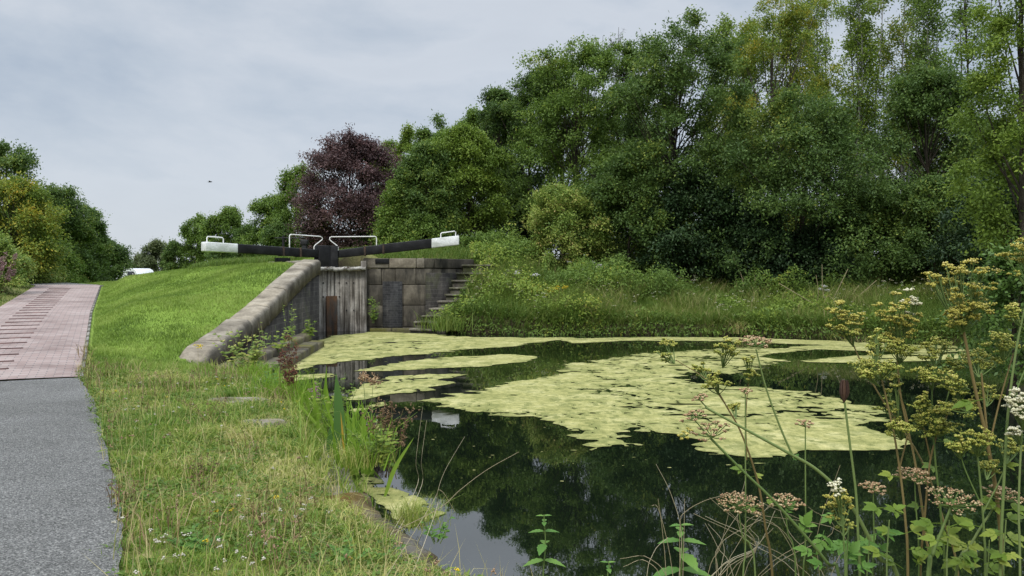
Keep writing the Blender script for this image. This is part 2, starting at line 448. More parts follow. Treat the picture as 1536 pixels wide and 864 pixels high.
princ(ntb, out, col, 0.8, bump(ntb, br.outputs['Fac'], -0.5, 0.01), spec=0.3)
BRICK = m
ramp_o = strip('brick_ramp', S_SEAM, S_CREST+0.85, 0.2, m, 0.012, 8); ramp_o['kind'] = 'structure'
rowm = rockmat('raised_dark_brick', (0.075,0.038,0.035), (0.115,0.06,0.055), (0.15,0.085,0.078), 3.0, 0.8, 0.4)
def path_pt(s, t):
    x = np.interp(s, cum, PATH[:,0]); y = np.interp(s, cum, PATH[:,1])
    i = min(max(np.searchsorted(cum, s)-1, 0), len(seg)-1); u = seg[i]/segl[i]
    return np.array([x+u[1]*t, y-u[0]*t, path_z(s)]), np.array([u[0], u[1], 0]), np.array([u[1], -u[0], 0])
for k in range(26):
    s = S_SEAM+1.15+k*0.85
    c, u, v = path_pt(s, -1.38)
    mb = MB()
    for j in range(4):
        mb.box(c+v*(j-1.5)*0.19+np.array([0,0,0.018]), (0.187, 0.08, 0.05), (v, u, np.array([0,0,1])), tint=random.random())
    mb.build('raised_brick_row', rowm, ramp_o, bevel=0.006)
# kerb edging along the ramp's right side
mb = MB()
for s in np.arange(S_SEAM, S_CREST+0.8, 0.92):
    c, u, v = path_pt(s+0.45, 0.03)
    mb.box(c+np.array([0,0,-0.03]), (0.9, 0.05, 0.10), (u, -v, np.array([0,0,1])), tint=random.random())
mb.build('edging_kerb', rockmat('kerb_concrete', (0.13,0.125,0.11),(0.18,0.172,0.155),(0.24,0.23,0.21), 2.0), ramp_o, bevel=0.008)

# ------------------------------------------------------------------ water
m, ntw, out = nm('still_dark_water')
pos = world_pos(ntw)
wn = noise(ntw, 1.6, 3, 0.5, mapped(ntw, pos, (1, 0.5, 1)))
wn2 = noise(ntw, 9, 2, 0.5, pos)
mw = ntw.nodes.new('ShaderNodeMath'); mw.operation = 'MULTIPLY_ADD'; lk(ntw, wn2, mw.inputs[0]); mw.inputs[1].default_value = 0.08; lk(ntw, wn, mw.inputs[2])
p = princ(ntw, out, (0.004,0.007,0.004), 0.015, bump(ntw, mw.outputs[0], 0.035, 0.05), spec=0.5)
p.inputs['IOR'].default_value = 2.3
mb = MB()
mb.add([(-12,1.5,0),(17,1.5,0),(17,33,0),(-12,33,0)], q=[(0,1,2,3)])
water = mb.build('water', m); water['kind'] = 'structure'
# ------------------------------------------------------------------ lock masonry
Zu = np.array([0,0,1.0])
def unit(v): v = np.asarray(v, float); return v/np.linalg.norm(v)
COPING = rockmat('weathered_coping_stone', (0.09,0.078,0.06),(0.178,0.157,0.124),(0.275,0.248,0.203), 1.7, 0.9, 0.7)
def blackwall(name, brickw, rowh, c1, c2, mortar, stain):
    m, nt, out = nm(name)
    uvn = nt.nodes.new('ShaderNodeUVMap'); uvn.uv_map = 'UVMap'
    pos = world_pos(nt)
    br = nt.nodes.new('ShaderNodeTexBrick'); lk(nt, uvn.outputs[0], br.inputs['Vector'])
    br.inputs['Scale'].default_value = 1; br.inputs['Brick Width'].default_value = brickw; br.inputs['Row Height'].default_value = rowh
    br.inputs['Mortar Size'].default_value = 0.008; br.inputs['Mortar Smooth'].default_value = 0.3
    br.inputs['Color1'].default_value = c4(c1); br.inputs['Color2'].default_value = c4(c2); br.inputs['Mortar'].default_value = c4(mortar)
    n1 = noise(nt, 1.3, 6, 0.65, mapped(nt, pos, (1.6,1.6,0.45)))
    n2 = noise(nt, 11, 5, 0.6, pos)
    col = mix(nt, 1.0, br.outputs['Color'], ramp(nt, n1, [(0.3, (0.45,)*3), (0.52, (0.95,)*3), (0.72, (1.7,1.62,1.5))]), 'MULTIPLY')
    col = mix(nt, 1.0, col, ramp(nt, n2, [(0.3, (0.65,)*3), (0.7, (1.25,)*3)]), 'MULTIPLY')
    if stain: col = mix(nt, ramp(nt, noise(nt, 0.9, 5, 0.7, pos), [(0.55,(0,)*3),(0.7,(0.7,)*3)]), col, stain)
    princ(nt, out, col, 0.9, bump(nt, br.outputs['Fac'], -0.4, 0.012), spec=0.15)
    return m
DARKBRICK = blackwall('sooty_brick', 0.45, 0.15, (0.040,0.037,0.034), (0.062,0.057,0.051), (0.085,0.08,0.072), (0.06,0.065,0.03))
BLUEBRICK = blackwall('blue_engineering_brick', 0.24, 0.085, (0.027,0.027,0.028), (0.05,0.049,0.048), (0.062,0.063,0.062), (0.03,0.03,0.027))
BLOCK = rockmat('dark_sandstone_block', (0.042,0.037,0.030),(0.092,0.081,0.065),(0.175,0.156,0.125), 0.9, 0.9, 0.6, ((0.028,0.026,0.022), (2.0,2.0,0.5)))

def wx(y): return -6.46+(26-y)*0.0565          # water-side face of the left wing wall
def wtop(y): return float(np.interp(y, [14.2,14.6,16.6,18,19.9,21.6,24.6,26,30], [.42,.56,.80,1.07,1.42,1.78,2.38,2.55,2.6]))
wing = thing('canal_wing_wall', 'dark sloping wing wall with pale rounded coping beside the mown lawn', 'wall', (wx(20), 20, 0))
# brick body under the coping
ys_ = np.linspace(14.6, 26.0, 24)
mb = MB(); V = []; UV = []
for y in ys_:
    zt = wtop(y)-0.40
    for (dx, z) in ((0, -0.8), (0, zt), (-0.55, zt), (-0.55, -0.8)):
        V.append((wx(y)+dx-0.02, y, z)); UV.append((y, z))
q = []
for k in range(len(ys_)-1):
    for j in range(3):
        a = k*4+j; q.append((a, a+4, a+5, a+1))
n = len(ys_)*4
mb.add(V, q=q); mb.add([V[0],V[1],V[2],V[3]], q=[(0,1,2,3)]); UV += [(0,0),(0,1),(0.5,1),(0.5,0)]
# return along the lock chamber beyond the corner
e0 = np.array([wx(26)-0.02, 26.0]); e1 = np.array([-7.46, 27.32]); e2 = np.array([-9.0, 30.2])
V = []; 
for p in (e0, e1, e2):
    V += [(p[0], p[1], -0.8), (p[0], p[1], 2.15)]; UV += [(np.hypot(*(p-e0)), -0.8), (np.hypot(*(p-e0)), 2.15)]
mb.add(V, q=[(0,2,3,1),(2,4,5,3)])
mb.build('brick_face', DARKBRICK, wing, uv=UV)
# coping stones: rounded lofted blocks
def coping_block(mb, y0, y1, W=0.58, rad=0.11, hgt=0.46, endround=0.0, tint=0.5, first=False):
    ny_ = 13; prof = []
    for a in np.linspace(0, 90, 6):
        prof.append((0.03-rad+rad*math.cos(R(a)), -rad+rad*math.sin(R(a))))
    prof = [(0.03, -hgt)]+prof+[(-W*.6, 0.012), (-W+0.05, 0.01), (-W, -0.04), (-W, -hgt)]
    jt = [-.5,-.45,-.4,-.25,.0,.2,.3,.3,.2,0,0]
    npf = len(prof)
    yy = np.concatenate([[y0+.022,y0+.05,y0+.11],np.linspace(y0+.22,y1-.22,7),[y1-.11,y1-.05,y1-.022]]); V = []
    for y in yy:
        e = min(y-y0, y1-y)
        drop = 0.06*max(0, 1-e/0.12)**2+0.10*(tint-.5)
        if first:
            f = max(0, 1-(y-y0)/0.85)
            drop += 0.33*f**2.2; 
        for (dx, dz) in prof:
            nz = 0.020*vnoise(np.array([y*3.1+dx*5]), np.array([dz*5+dx*3]), 3)[0]
            sh = 0.16*f**2 if first else 0
            V.append((wx(y)+dx*(1-sh)-sh*0.4+nz, y, max(wtop(y)+dz-drop+nz, wtop(y)-0.6)))
    q = []; tq = []
    for k in range(ny_-1):
        for j in range(npf):
            a = k*npf+j; b = k*npf+(j+1) % npf
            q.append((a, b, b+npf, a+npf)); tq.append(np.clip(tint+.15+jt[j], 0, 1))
    mb.add(V, q=q, tint=np.array(tq)); mb.poly(V[:npf], tint); mb.poly(V[-npf:][::-1], tint)
cuts = [14.45, 15.8, 17.75, 19.3, 21.2, 22.7, 24.4, 26.02]
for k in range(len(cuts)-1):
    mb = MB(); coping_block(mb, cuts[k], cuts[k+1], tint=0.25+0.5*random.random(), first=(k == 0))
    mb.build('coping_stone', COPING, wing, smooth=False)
# coping returning round the corner along the chamber
mb = MB(); u = unit(np.append(e1-e0, 0)); v = np.array([-u[1], u[0], 0])
for a in (0, 1.65):
    c = np.append(e0, 2.33)+u*(a+0.82)+v*0.3
    mb.box(c, (1.63, 0.66, 0.38), (u, v, Zu), tint=0.5)
mb.build('coping_stone', COPING, wing, bevel=0.05, segs=3)

# stone ledge at the foot of the wing wall
ledge = thing('stone_ledge', 'low mossy stone ledge at the waterline below the sloping wall', 'ledge', (-5.2, 18, 0))
LEDGE = rockmat('mossy_ledge_stone', (0.07,0.06,0.043),(0.125,0.11,0.082),(0.18,0.165,0.13), 1.6, 0.95, 0.8, ((0.10,0.095,0.025),(0.8,0.8,0.8)))
yy = [13.8, 14.9, 16.1, 17.2, 18.5, 19.6, 20.9, 22.0]
for k in range(len(yy)-1):
    a, b = yy[k]+.01, yy[k+1]-.01
    xo = lambda y: -4.62-(y-13.8)*0.088
    mb = MB(); h = 0.17+0.06*random.random(); t = random.random()
    mb.hexa([(wx(a)-.05,a,-.8),(xo(a),a,-.8),(xo(b),b,-.8),(wx(b)-.05,b,-.8)], [(wx(a)-.05,a,h+.05),(xo(a),a,h),(xo(b),b,h),(wx(b)-.05,b,h+.05)], tint=t)
    mb.build('ledge_stone', LEDGE, ledge, bevel=0.035, segs=2)
mb = MB()
for k in range(len(yy)-1):      # raised back rim of the ledge
    a, b = yy[k]+.02, yy[k+1]-.02
    x0 = lambda y: -5.02-(y-13.8)*0.083
    mb.hexa([(x0(a)-.34,a,.12),(x0(a),a,.12),(x0(b),b,.12),(x0(b)-.34,b,.12)], [(x0(a)-.34,a,.40),(x0(a),a,.38),(x0(b),b,.38),(x0(b)-.34,b,.40)], tint=random.random())
mb.build('ledge_rim', LEDGE, ledge, bevel=0.05, segs=2)

# ------------------------------------------------------------------ right wing wall of big blocks
RA = np.array([-5.42, 28.42]); RB = np.array([-3.22, 28.52]); RC = np.array([-1.75, 30.35])
rw = thing('lock_side_wall', 'dark sandstone block wall right of the lock gate with brick patches', 'wall', (-3.2, 28.6, 0))
def block_run(p0, p1, z0, z1, lens, thick, mb, gap=0.012, outside=None):
    u = np.append(p1-p0, 0); L = np.linalg.norm(u); u /= L
    v = np.array([-u[1], u[0], 0])                 # into the wall
    a = 0; i = 0
    while a < L-0.02:
        l = min(lens[i % len(lens)], L-a)
        if L-a-l < 0.25: l = L-a
        c = np.append(p0, (z0+z1)/2)+u*(a+l/2)+v*(thick/2+0.01*random.uniform(-1,1))
        mb.box(c, (l-gap, thick, z1-z0-gap), (u, v, Zu), tint=random.uniform(.15,.85))
        a += l; i += 1
mbb = MB(); mbc = MB()
for (z0, z1, la, lb) in ((-.8,.12,[.9,1.2],[1.4]), (.12,.92,[.69,.72,.80],[.95,.8]), (.92,1.68,[.69,.72,.80],[1.2,.7]), (1.68,2.28,[.62,.5,.76],[.42,1.3])):
    block_run(RA, RB, z0, z1, la, 0.6, mbb); block_run(RB, RC, z0, z1, lb, 0.6, mbb)
mbb.build('sandstone_block', BLOCK, rw, bevel=0.022, segs=2)['kind'] = 'thing'
for (p0, p1, ls) in ((RA+np.array([-.05,-.03]), RB, [.95,1.0]), (RB, RC+np.array([.25,.3]), [.55,2.2])):
    mbx = MB(); block_run(p0+np.array([0,-.03]), p1+np.array([0,-.03]), 2.285, 2.66, ls, 0.72, mbx)
    mbx.build('coping_course', COPING if p1 is RB else BLOCK, rw, bevel=0.035, segs=2)
# core behind the blocks
mb = MB(); u = np.append(RB-RA,0)/np.linalg.norm(RB-RA)
mb.hexa([(-5.0,28.9,-.8),(-3.3,28.9,-.8),(-2.2,30.6,-.8),(-5.0,30.6,-.8)], [(-5.0,28.9,2.5),(-3.3,28.9,2.5),(-2.2,30.6,2.5),(-5.0,30.6,2.5)])
mb.build('wall_core', BLOCK, rw)
def panel(name, p0, p1, a0, a1, z0, z1, proud, material, jag=None):
    u = np.append(p1-p0, 0); u /= np.linalg.norm(u); v = np.array([u[1], -u[0], 0])
    mb = MB(); base = np.append(p0, 0); V = []; UV = []
    for d in (proud, -0.1):
        for (a, z) in ((a0,z0),(a1,z0),(a1,z1),(a0,z1)):
            V.append(base+u*a+v*d+Zu*z); UV.append((a, z))
    mb.add(V, q=[(0,1,2,3),(1,5,6,2),(4,0,3,7),(3,2,6,7)])
    return mb.build(name, material, rw, uv=UV)
panel('blue_brick_panel', RA, RB, 0.66, 1.38, 0.10, 1.80, 0.015, BLUEBRICK)
panel('brick_patch', RB, RC, 0.05, 1.75, 0.45, 2.12, 0.014, DARKBRICK)
# plinth at the waterline
mb = MB(); block_run(RA+np.array([.2,-.12]), RB+np.array([-.25,-.12]), -.6, .09, [.8,.9], .3, mb)
mb.build('waterline_plinth', LEDGE, rw, bevel=0.03)

# ------------------------------------------------------------------ stone steps
STEPM = rockmat('worn_step_stone', (0.075,0.068,0.055),(0.16,0.145,0.12),(0.27,0.25,0.21), 1.8, 0.9, 0.8, ((0.055,0.06,0.025),(1.5,1.5,1.5)))
steps = thing('stone_steps', 'worn stone steps climbing beside the block wall into long grass', 'steps', (-3.0, 28.0, 0))
lip = [(612,493,27.3),(620,482,27.6),(632,473,27.9),(645,462,28.2),(655,451,28.5),(665,441,28.75),(672,431,29.0),(678,420,29.3),(684,409,29.6),(692,397,29.9)]
du = unit((0.93,-0.36,0)); dv = unit((0.36,0.93,0))
for k, (px, py, Yd) in enumerate(lip):
    p = np.array(at(px, py, Yd)); z1 = p[2]
    wdt = 1.25 if k else 0.9
    mb = MB()
    jit = random.uniform(-.05,.05)
    c = np.array([p[0]+jit, p[1], 0])+du*wdt/2+dv*0.33
    mb.box(c+Zu*(z1-0.035), (wdt, 0.70, 0.07), (du, dv, Zu), tint=0.4+0.25*random.random())
    mb.box(c+dv*0.05+Zu*(z1-0.07-0.65), (wdt-0.04, 0.66, 1.30), (du, dv, Zu), tint=0.0)
    o = mb.build('step', STEPM, steps, bevel=0.02)

# ------------------------------------------------------------------ lock gates
BLACKP = rockmat('black_paint_on_timber', (0.006,0.006,0.0065),(0.012,0.012,0.013),(0.024,0.024,0.025), 2.2, 0.55, 0.35)
WHITEP = rockmat('dirty_white_paint', (0.60,0.61,0.60),(0.72,0.73,0.73),(0.80,0.81,0.81), 3.5, 0.6, 0.3, ((0.46,0.48,0.44),(1.2,1.2,3.0)))
RAIL = rockmat('white_tube_paint', (0.66,0.66,0.62),(0.72,0.72,0.69),(0.78,0.78,0.76), 5, 0.45, 0.1)
PLANK = rockmat('grey_weathered_oak', (0.15,0.136,0.118),(0.27,0.25,0.225),(0.40,0.38,0.35), 1.6, 0.9, 0.6, ((0.06,0.052,0.042),(9,9,0.45)))
RUST = rockmat('rusty_timber', (0.05,0.032,0.02),(0.10,0.055,0.03),(0.15,0.075,0.04), 2.5, 0.9, 0.6, ((0.05,0.045,0.04),(5,5,1.0)))
FLAKE = rockmat('flaking_walkway_board', (0.22,0.21,0.19),(0.40,0.39,0.36),(0.58,0.57,0.54), 5, 0.9, 0.6, ((0.06,0.045,0.035),(6,6,6)))
IRONS = rockmat('rusting_iron_strap', (0.02,0.016,0.013),(0.04,0.03,0.024),(0.08,0.05,0.035), 6, 0.7, 0.4)
M0 = np.array([-6.66, 28.22, 0])
def gate(d, label, tiprise, tipth, whitelen):
    d = unit(d); nrm = np.array([d[1], -d[0], 0]);
    if nrm[1] > 0: nrm = -nrm                     # towards the camera side
    root = thing('lock_gate', label, 'lock gate', tuple(M0+d*1.2))
    ax = (d, nrm, Zu)
    mb = MB(); a = 0.20; k = 0
    while a < 1.16:
        w_ = 0.15+0.06*random.random(); w_ = min(w_, 1.2-a)
        zt = 2.20-0.02*random.random(); zb = -0.25+0.25*random.random()*(k % 3 == 1)
        mb.box(M0+d*(a+w_/2)+nrm*(0.10+0.012*random.random())+Zu*((zt+zb)/2), (w_-0.012, 0.06, zt-zb), ax, tint=random.uniform(.25,.9)); a += w_; k += 1
    mb.build('planking', PLANK, root, bevel=0.006)
    mb = MB(); mb.box(M0+d*0.60+Zu*0.95-nrm*0.02, (1.1, 0.16, 2.4), ax, tint=0.1); mb.build('gate_frame', RUST, root)
    mb = MB(); mb.box(M0+d*0.10+nrm*0.06+Zu*0.95, (0.17, 0.30, 2.5), ax, tint=0.55); mb.build('mitre_post', PLANK, root, bevel=0.02)
    mb = MB(); mb.box(M0+d*1.24+nrm*0.03+Zu*1.1, (0.20, 0.26, 2.9), ax, tint=0.6); mb.build('heel_post', PLANK, root, bevel=0.02)
    lf = d[0] < 0
    mb = MB(); mb.box(M0+d*(.29 if lf else .165)+nrm*0.02+Zu*2.70, ((.54 if lf else .31), 0.34, 0.80), ax, tint=0.5); mb.build('post_head', BLACKP, root, bevel=0.02)
    mb = MB(); mb.box(M0+d*0.19+nrm*0.245+Zu*0.60, (0.22, 0.07, 1.36), ax, tint=0.5); mb.build('fender', RUST, root, bevel=0.012)
    for (bs, bz_) in ((.36,1.75),(.36,1.25),(.62,1.75),(.88,1.75),(.62,.75),(.88,.75)):
        mb = MB(); c = M0+d*bs+nrm*.150+Zu*bz_; mb.tube([c-nrm*.03, c+nrm*.012], .028, 8); mb.build('bolt', BLACKP, root)
    for ss_ in (1.28, 1.95):
        mb = MB(); f_ = (ss_-.3)/4.42; mb.box(M0+d*ss_+Zu*(2.80+tiprise*f_), (.07, .36, tipth*.98+.03), ax, tint=.9); mb.build('iron_strap', IRONS, root, bevel=.005)
    # walkway board with ragged edge
    mb = MB(); n = 14; V = []
    for i in range(n+1):
        s = -0.0+1.32*i/n
        j = 0.05*vnoise(np.array([i*1.7]), np.array([d[0]*9]), 4)[0]
        for (b, z) in ((-.12,2.24),(.36+j,2.21+j*1.2),(.36+j,2.33+j*.6),(-.12,2.33)):
            V.append(M0+d*s+nrm*b+Zu*z)
    q = []
    for i in range(n):
        for j in range(4): q.append((i*4+j, i*4+(j+1)%4, i*4+4+(j+1)%4, i*4+4+j))
    mb.add(V, q=q, tint=0.6); mb.build('walkway_board', FLAKE, root)
    # balance beam
    def beam(s0, s1, name, mat):
        mb = MB(); n = 7; V = []
        for i in range(n+1):
            s = s0+(s1-s0)*i/n; f = (s-0.3)/(4.72-0.3)
            zc = 2.80+tiprise*f; th = 0.28+(tipth-0.28)*min(1, f*2.2); wd = 0.30+0.05*f
            for (b, z) in ((-wd/2,-th/2),(wd/2,-th/2),(wd/2,th/2),(-wd/2,th/2)):
                V.append(M0+d*s+nrm*b+Zu*(zc+z))
        q = []
        for i in range(n):
            for j in range(4): q.append((i*4+j, i*4+(j+1)%4, i*4+4+(j+1)%4, i*4+4+j))
        mb.add(V, q=q+[(3,2,1,0),(n*4,n*4+1,n*4+2,n*4+3)], tint=0.5)
        return mb.build(name, mat, root, bevel=0.025)
    beam(0.33, 4.72-whitelen, 'balance_beam', BLACKP)
    tip = beam(4.722-whitelen, 4.72, 'beam_tip', WHITEP)
    f = lambda s: 2.80+tiprise*(s-0.3)/(4.72-.3)+tipth/2
    mb = MB(); P = [(4.05,f(4.05)-.02),(4.05,f(4.05)+.15),(4.09,f(4.05)+.18),(4.56,f(4.6)+.18),(4.6,f(4.6)+.15),(4.6,f(4.6)-.02)]
    mb.tube([M0+d*s+Zu*z for s, z in P], 0.020, 8); mb.build('tip_handle', RAIL, tip, smooth=True)
    # handrail
    mb = MB()
    P = ([(.72,2.92),(.72,3.04),(.68,3.10),(.42,3.28),(.37,3.33),(.39,3.39),(.46,3.42)] if lf else [(.32,2.92),(.32,3.04),(.29,3.10),(.06,3.28),(.02,3.33),(.03,3.39),(.08,3.42)])+[(1.55,3.445),(1.62,3.45),(1.68,3.43),(1.70,3.38),(1.70,2.95)]
    mb.tube([M0+d*s+nrm*0.12+Zu*z for s, z in P], 0.019, 8); mb.build('handrail', RAIL, root, smooth=True)
    mb = MB(); mb.box(M0+d*1.9+Zu*(2.80-.26), (0.5, .2, .18), ax); mb.build('beam_block', BLACKP, root, bevel=0.01)
    return root
gate((1.21,0.16,0), 'lock gate with black beam rising right to a white tip over the stone wall', 0.53, 0.345, 1.02)
gate((-0.68,-0.73,0), 'lock gate with long black beam reaching left over the lawn to a white tip', 0.15, 0.30, 1.10)

# paddle gear behind the left beam
pg = thing('paddle_gear', 'black iron paddle gear post standing behind the left beam', 'paddle gear', (-8.4, 31.5, 2.3))
IRON = rockmat('black_iron', (0.012,0.012,0.013),(0.02,0.02,0.02),(0.03,0.03,0.03), 3, 0.5, 0.2)
p = np.array(at(457, 380, 31.5)); 
mb = MB(); mb.box((p[0],p[1],2.75),(.20,.2,1.15)); mb.build('gear_post', IRON, pg, bevel=.02)
mb = MB(); mb.box((p[0],p[1],3.36),(.28,.26,.22)); mb.build('gear_case', IRON, pg, bevel=.03)
q0 = np.array(at(425, 357, 31.6))
mb = MB(); mb.tube([(p[0],p[1],q0[2]),(q0[0]-.35,q0[1],q0[2])], .022, 6); mb.build('gear_shaft', IRON, pg)
mb = MB(); mb.tube([(q0[0],q0[1],2.3),(q0[0],q0[1],q0[2]+.1)], .05, 6); mb.box((q0[0],q0[1],3.1),(.3,.1,.04)); mb.box((q0[0],q0[1],2.9),(.26,.1,.04)); mb.build('rack_bar', IRON, pg)

# ------------------------------------------------------------------ canal edging on the near bank
edge = np.array([(1.4,3.0),(.36,3.88),(-0.44,4.72),(-0.94,5.6),(-1.16,6.0),(-1.56,7.1),(-2.0,8.5),(-2.85,11.2),(-3.97,13.0),(-4.5,13.6)])
MOSS = rockmat('moss_covered_stone', (0.075,0.06,0.028),(0.13,0.085,0.02),(0.19,0.12,0.025), 5.0, 1.0, 1.0, ((0.12,0.11,0.09),(2.5,2.5,2.5)))
EDGE = rockmat('pale_edging_stone', (0.16,0.14,0.11),(0.22,0.195,0.16),(0.27,0.25,0.21), 2.4, 0.95, 0.8, ((0.09,0.085,0.04),(2,2,2)))
eg = thing('canal_edging', 'mossy stone edging along the near grassy bank', 'edging', (-1.3, 7.5, 0))
es = np.diff(edge, axis=0); el = np.linalg.norm(es, axis=1); ec = np.concatenate([[0], np.cumsum(el)])
s = 0.0; k = 0
while s < ec[-1]-.3:
    l = random.uniform(.65,1.0); sm = s+l/2
    x = np.interp(sm, ec, edge[:,0]); y = np.interp(sm, ec, edge[:,1])
    i = min(max(np.searchsorted(ec, sm)-1,0), len(es)-1); u = np.append(es[i]/el[i],0); v = np.array([-u[1],u[0],0])
    if u[1] > 0: v = np.array([-u[1],u[0],0])
    top = (.20 if sm < 4.4 else .09)+.05*random.random()
    mb = MB(); n = 8; m_ = 6; V = []
    for a in range(n+1):
        for b in range(m_+1):
            aa = a/n-.5; bb = b/m_-.5
            rr = max(abs(aa), abs(bb))*2
            zz = top*(1-0.25*max(0,rr-.6)/.4)+.035*fbm(np.array([x*2+aa*5]), np.array([y*2+bb*4]), 8)[0]
            V.append(np.array([x,y,0])+u*aa*(l-.02)+v*(bb*(.62 if sm < 4.6 else .34)+(.18 if sm < 4.6 else .05))+Zu*zz)
    q = []
    for a in range(n):
        for b in range(m_):
            c = a*(m_+1)+b; q.append((c, c+m_+1, c+m_+2, c+1))
    rim = [a*(m_+1) for a in range(n+1)]+[n*(m_+1)+b for b in range(1,m_+1)]+[a*(m_+1)+m_ for a in range(n-1,-1,-1)]+[b for b in range(m_-1,0,-1)]
    nb = len(V); V += [np.array([V[r_][0],V[r_][1],-.6]) for r_ in rim]
    for j in range(len(rim)):
        j2 = (j+1)%len(rim); q.append((rim[j], nb+j, nb+j2, rim[j2]))
    mb.add(V, q=q, tint=random.random())
    mb.build('edging_stone', MOSS if sm < 4.6 else EDGE, eg, smooth=True)
    s += l; k += 1
# flat stones sunk in the grass
for (px, py, w_, lab) in ((347,568,.62,'flat pale stone sunk in grass just below the sloping wall end'), (352,602,.75,'broad flat stone sunk in grass by the bright green tuft'), (395,635,.5,'small worn stone in the trodden grass above the dock leaves')):
    g = on_water(px, py, .42); gg = gz1(g.x, g.y); g = on_water(px, py, gg+.03)
    mb = MB(); n = 14; ring = []
    for i in range(n):
        a = i/n*2*math.pi; r_ = w_*(.5+.1*math.sin(3*a+px))
        ring.append((g.x+r_*math.cos(a), g.y+r_*.62*math.sin(a)))
    top = [(x_, y_, gg+.035) for x_, y_ in ring]; mid = [(g.x+(x_-g.x)*.8, g.y+(y_-g.y)*.8, gg+.06) for x_, y_ in ring]; bot = [(x_, y_, gg-.2) for x_, y_ in ring]
    mb.add(top+mid+bot, q=[(i,(i+1)%n,n+(i+1)%n,n+i) for i in range(n)]+[(2*n+i,2*n+(i+1)%n,(i+1)%n,i) for i in range(n)], tint=.6); mb.poly(mid, .6)
    tag(mb.build('bank_stone', EDGE, origin=(g.x,g.y,gg)), lab, 'stone', 'flat stones in the bank')

# ------------------------------------------------------------------ van and bird
VW = rockmat('white_van_paint', (0.70,0.72,0.74),(0.74,0.76,0.78),(0.78,0.8,0.82), 1, 0.3, 0.0)
GLASS = rockmat('dark_glass', (0.01,0.012,0.014),(0.015,0.017,0.02),(0.02,0.022,0.025), 1, 0.08, 0.0)
TYRE = rockmat('tyre_rubber', (0.015,)*3,(0.02,)*3,(0.03,)*3, 3, 0.9, 0.2)
vp = at(196, 412, 60); vz = gz1(vp.x, vp.y); vz = min(vz, at(198, 403, 60).z-2.3)
van = thing('parked_van', 'white van whose roof shows above the grass at the end of the lane', 'van', (vp.x, vp.y, vz))
vx = unit((1.0, -0.25, 0)); vy = np.array([-vx[1], vx[0], 0]); VO = np.array([vp.x, vp.y, vz])
prof = [(-2.6,.35),(2.55,.35),(2.62,.8),(2.5,1.15),(1.75,1.35),(1.2,2.2),(.9,2.32),(-2.5,2.32),(-2.62,2.2)]
def ext(prof, half, off=0, mb=None, tint=.5):
    n = len(prof)
    V = [VO+vx*a-vy*half+Zu*z for a, z in prof]+[VO+vx*a+vy*half+Zu*z for a, z in prof]
    mb.add(V, q=[(i,(i+1)%n,n+(i+1)%n,n+i) for i in range(n)], tint=tint); mb.poly(V[:n][::-1], tint); mb.poly(V[n:], tint)
mb = MB(); ext(prof, .98, mb=mb); body = mb.build('body', VW, van, bevel=.06, segs=3)
mb = MB(); ext([(1.66,1.45),(1.72,1.43),(1.24,2.12),(1.16,2.12)], .86, mb=mb); mb.build('windscreen', GLASS, van)
for sd in (-1, 1):
    mb = MB(); V = [VO+vx*a+vy*sd*h_+Zu*z for h_ in (.97,.992) for a, z in ((.55,1.4),(1.5,1.4),(1.1,2.08),(.55,2.08))]
    mb.add(V, q=[(0,1,2,3),(4,5,6,7),(0,1,5,4),(1,2,6,5),(2,3,7,6),(3,0,4,7)]); mb.build('side_window', GLASS, van)
    for a in (-1.7, 1.75):
        mb = MB(); mb.tube([VO+vx*a+vy*sd*.80+Zu*.35, VO+vx*a+vy*sd*1.0+Zu*.35], .35, 18); wl = mb.build('wheel', TYRE, van)
        mb = MB(); mb.tube([VO+vx*a+vy*sd*.9+Zu*.35, VO+vx*a+vy*sd*1.01+Zu*.35], .2, 14); mb.build('wheel_hub', VW, wl)
bp = at(315, 273, 70)
bird = MB(); bx, by, bz = bp
bird.tube([(bx-.2,by,bz),(bx-.08,by,bz+.01),(bx+.05,by,bz+.02),(bx+.16,by,bz+.02),(bx+.2,by,bz+.02)], [.01,.045,.055,.035,.008], 8)
for sd in (-1, 1):
    bird.add([(bx-.06,by,bz+.03),(bx+.07,by,bz+.03),(bx+.04,by+sd*.18,bz+.1),(bx-.05,by+sd*.18,bz+.1),(bx-.1,by+sd*.38,bz+.05)], q=[(0,1,2,3)], t=[(3,2,4)])
bird.add([(bx-.18,by-.01,bz),(bx-.18,by+.01,bz),(bx-.3,by+.04,bz),(bx-.3,by-.04,bz)], q=[(0,1,2,3)])
tag(bird.build('bird', TYRE, origin=tuple(bp)), 'small dark bird flying in the grey sky over the lane', 'bird')
# ------------------------------------------------------------------ trees
BARK = rockmat('brown_bark', (0.035,0.028,0.02),(0.06,0.05,0.038),(0.09,0.08,0.06), 3, 0.95, 0.9)
PALEBARK = rockmat('pale_grey_bark', (0.13,0.13,0.12),(0.22,0.215,0.20),(0.30,0.295,0.28), 3, 0.9, 0.6)
L_DARK = leafmat('dark_green_leaf', [(0,(0.047,0.085,0.024)),(.5,(0.088,0.151,0.035)),(.85,(0.140,0.212,0.044)),(1,(0.256,0.305,0.053))], .38)
L_MID = leafmat('mid_green_leaf', [(0,(0.082,0.139,0.026)),(.5,(0.139,0.222,0.040)),(.85,(0.215,0.300,0.049)),(1,(0.374,0.375,0.067))], .38)
L_LIGHT = leafmat('light_green_leaf', [(0,(0.105,0.170,0.026)),(.5,(0.186,0.270,0.040)),(.85,(0.274,0.341,0.052)),(1,(0.423,0.400,0.073))], .38)
L_YEL = leafmat('yellowing_leaf', [(0,(0.092,0.155,0.025)),(.4,(0.173,0.242,0.036)),(.75,(0.326,0.320,0.040)),(1,(0.591,0.388,0.044))], .38)
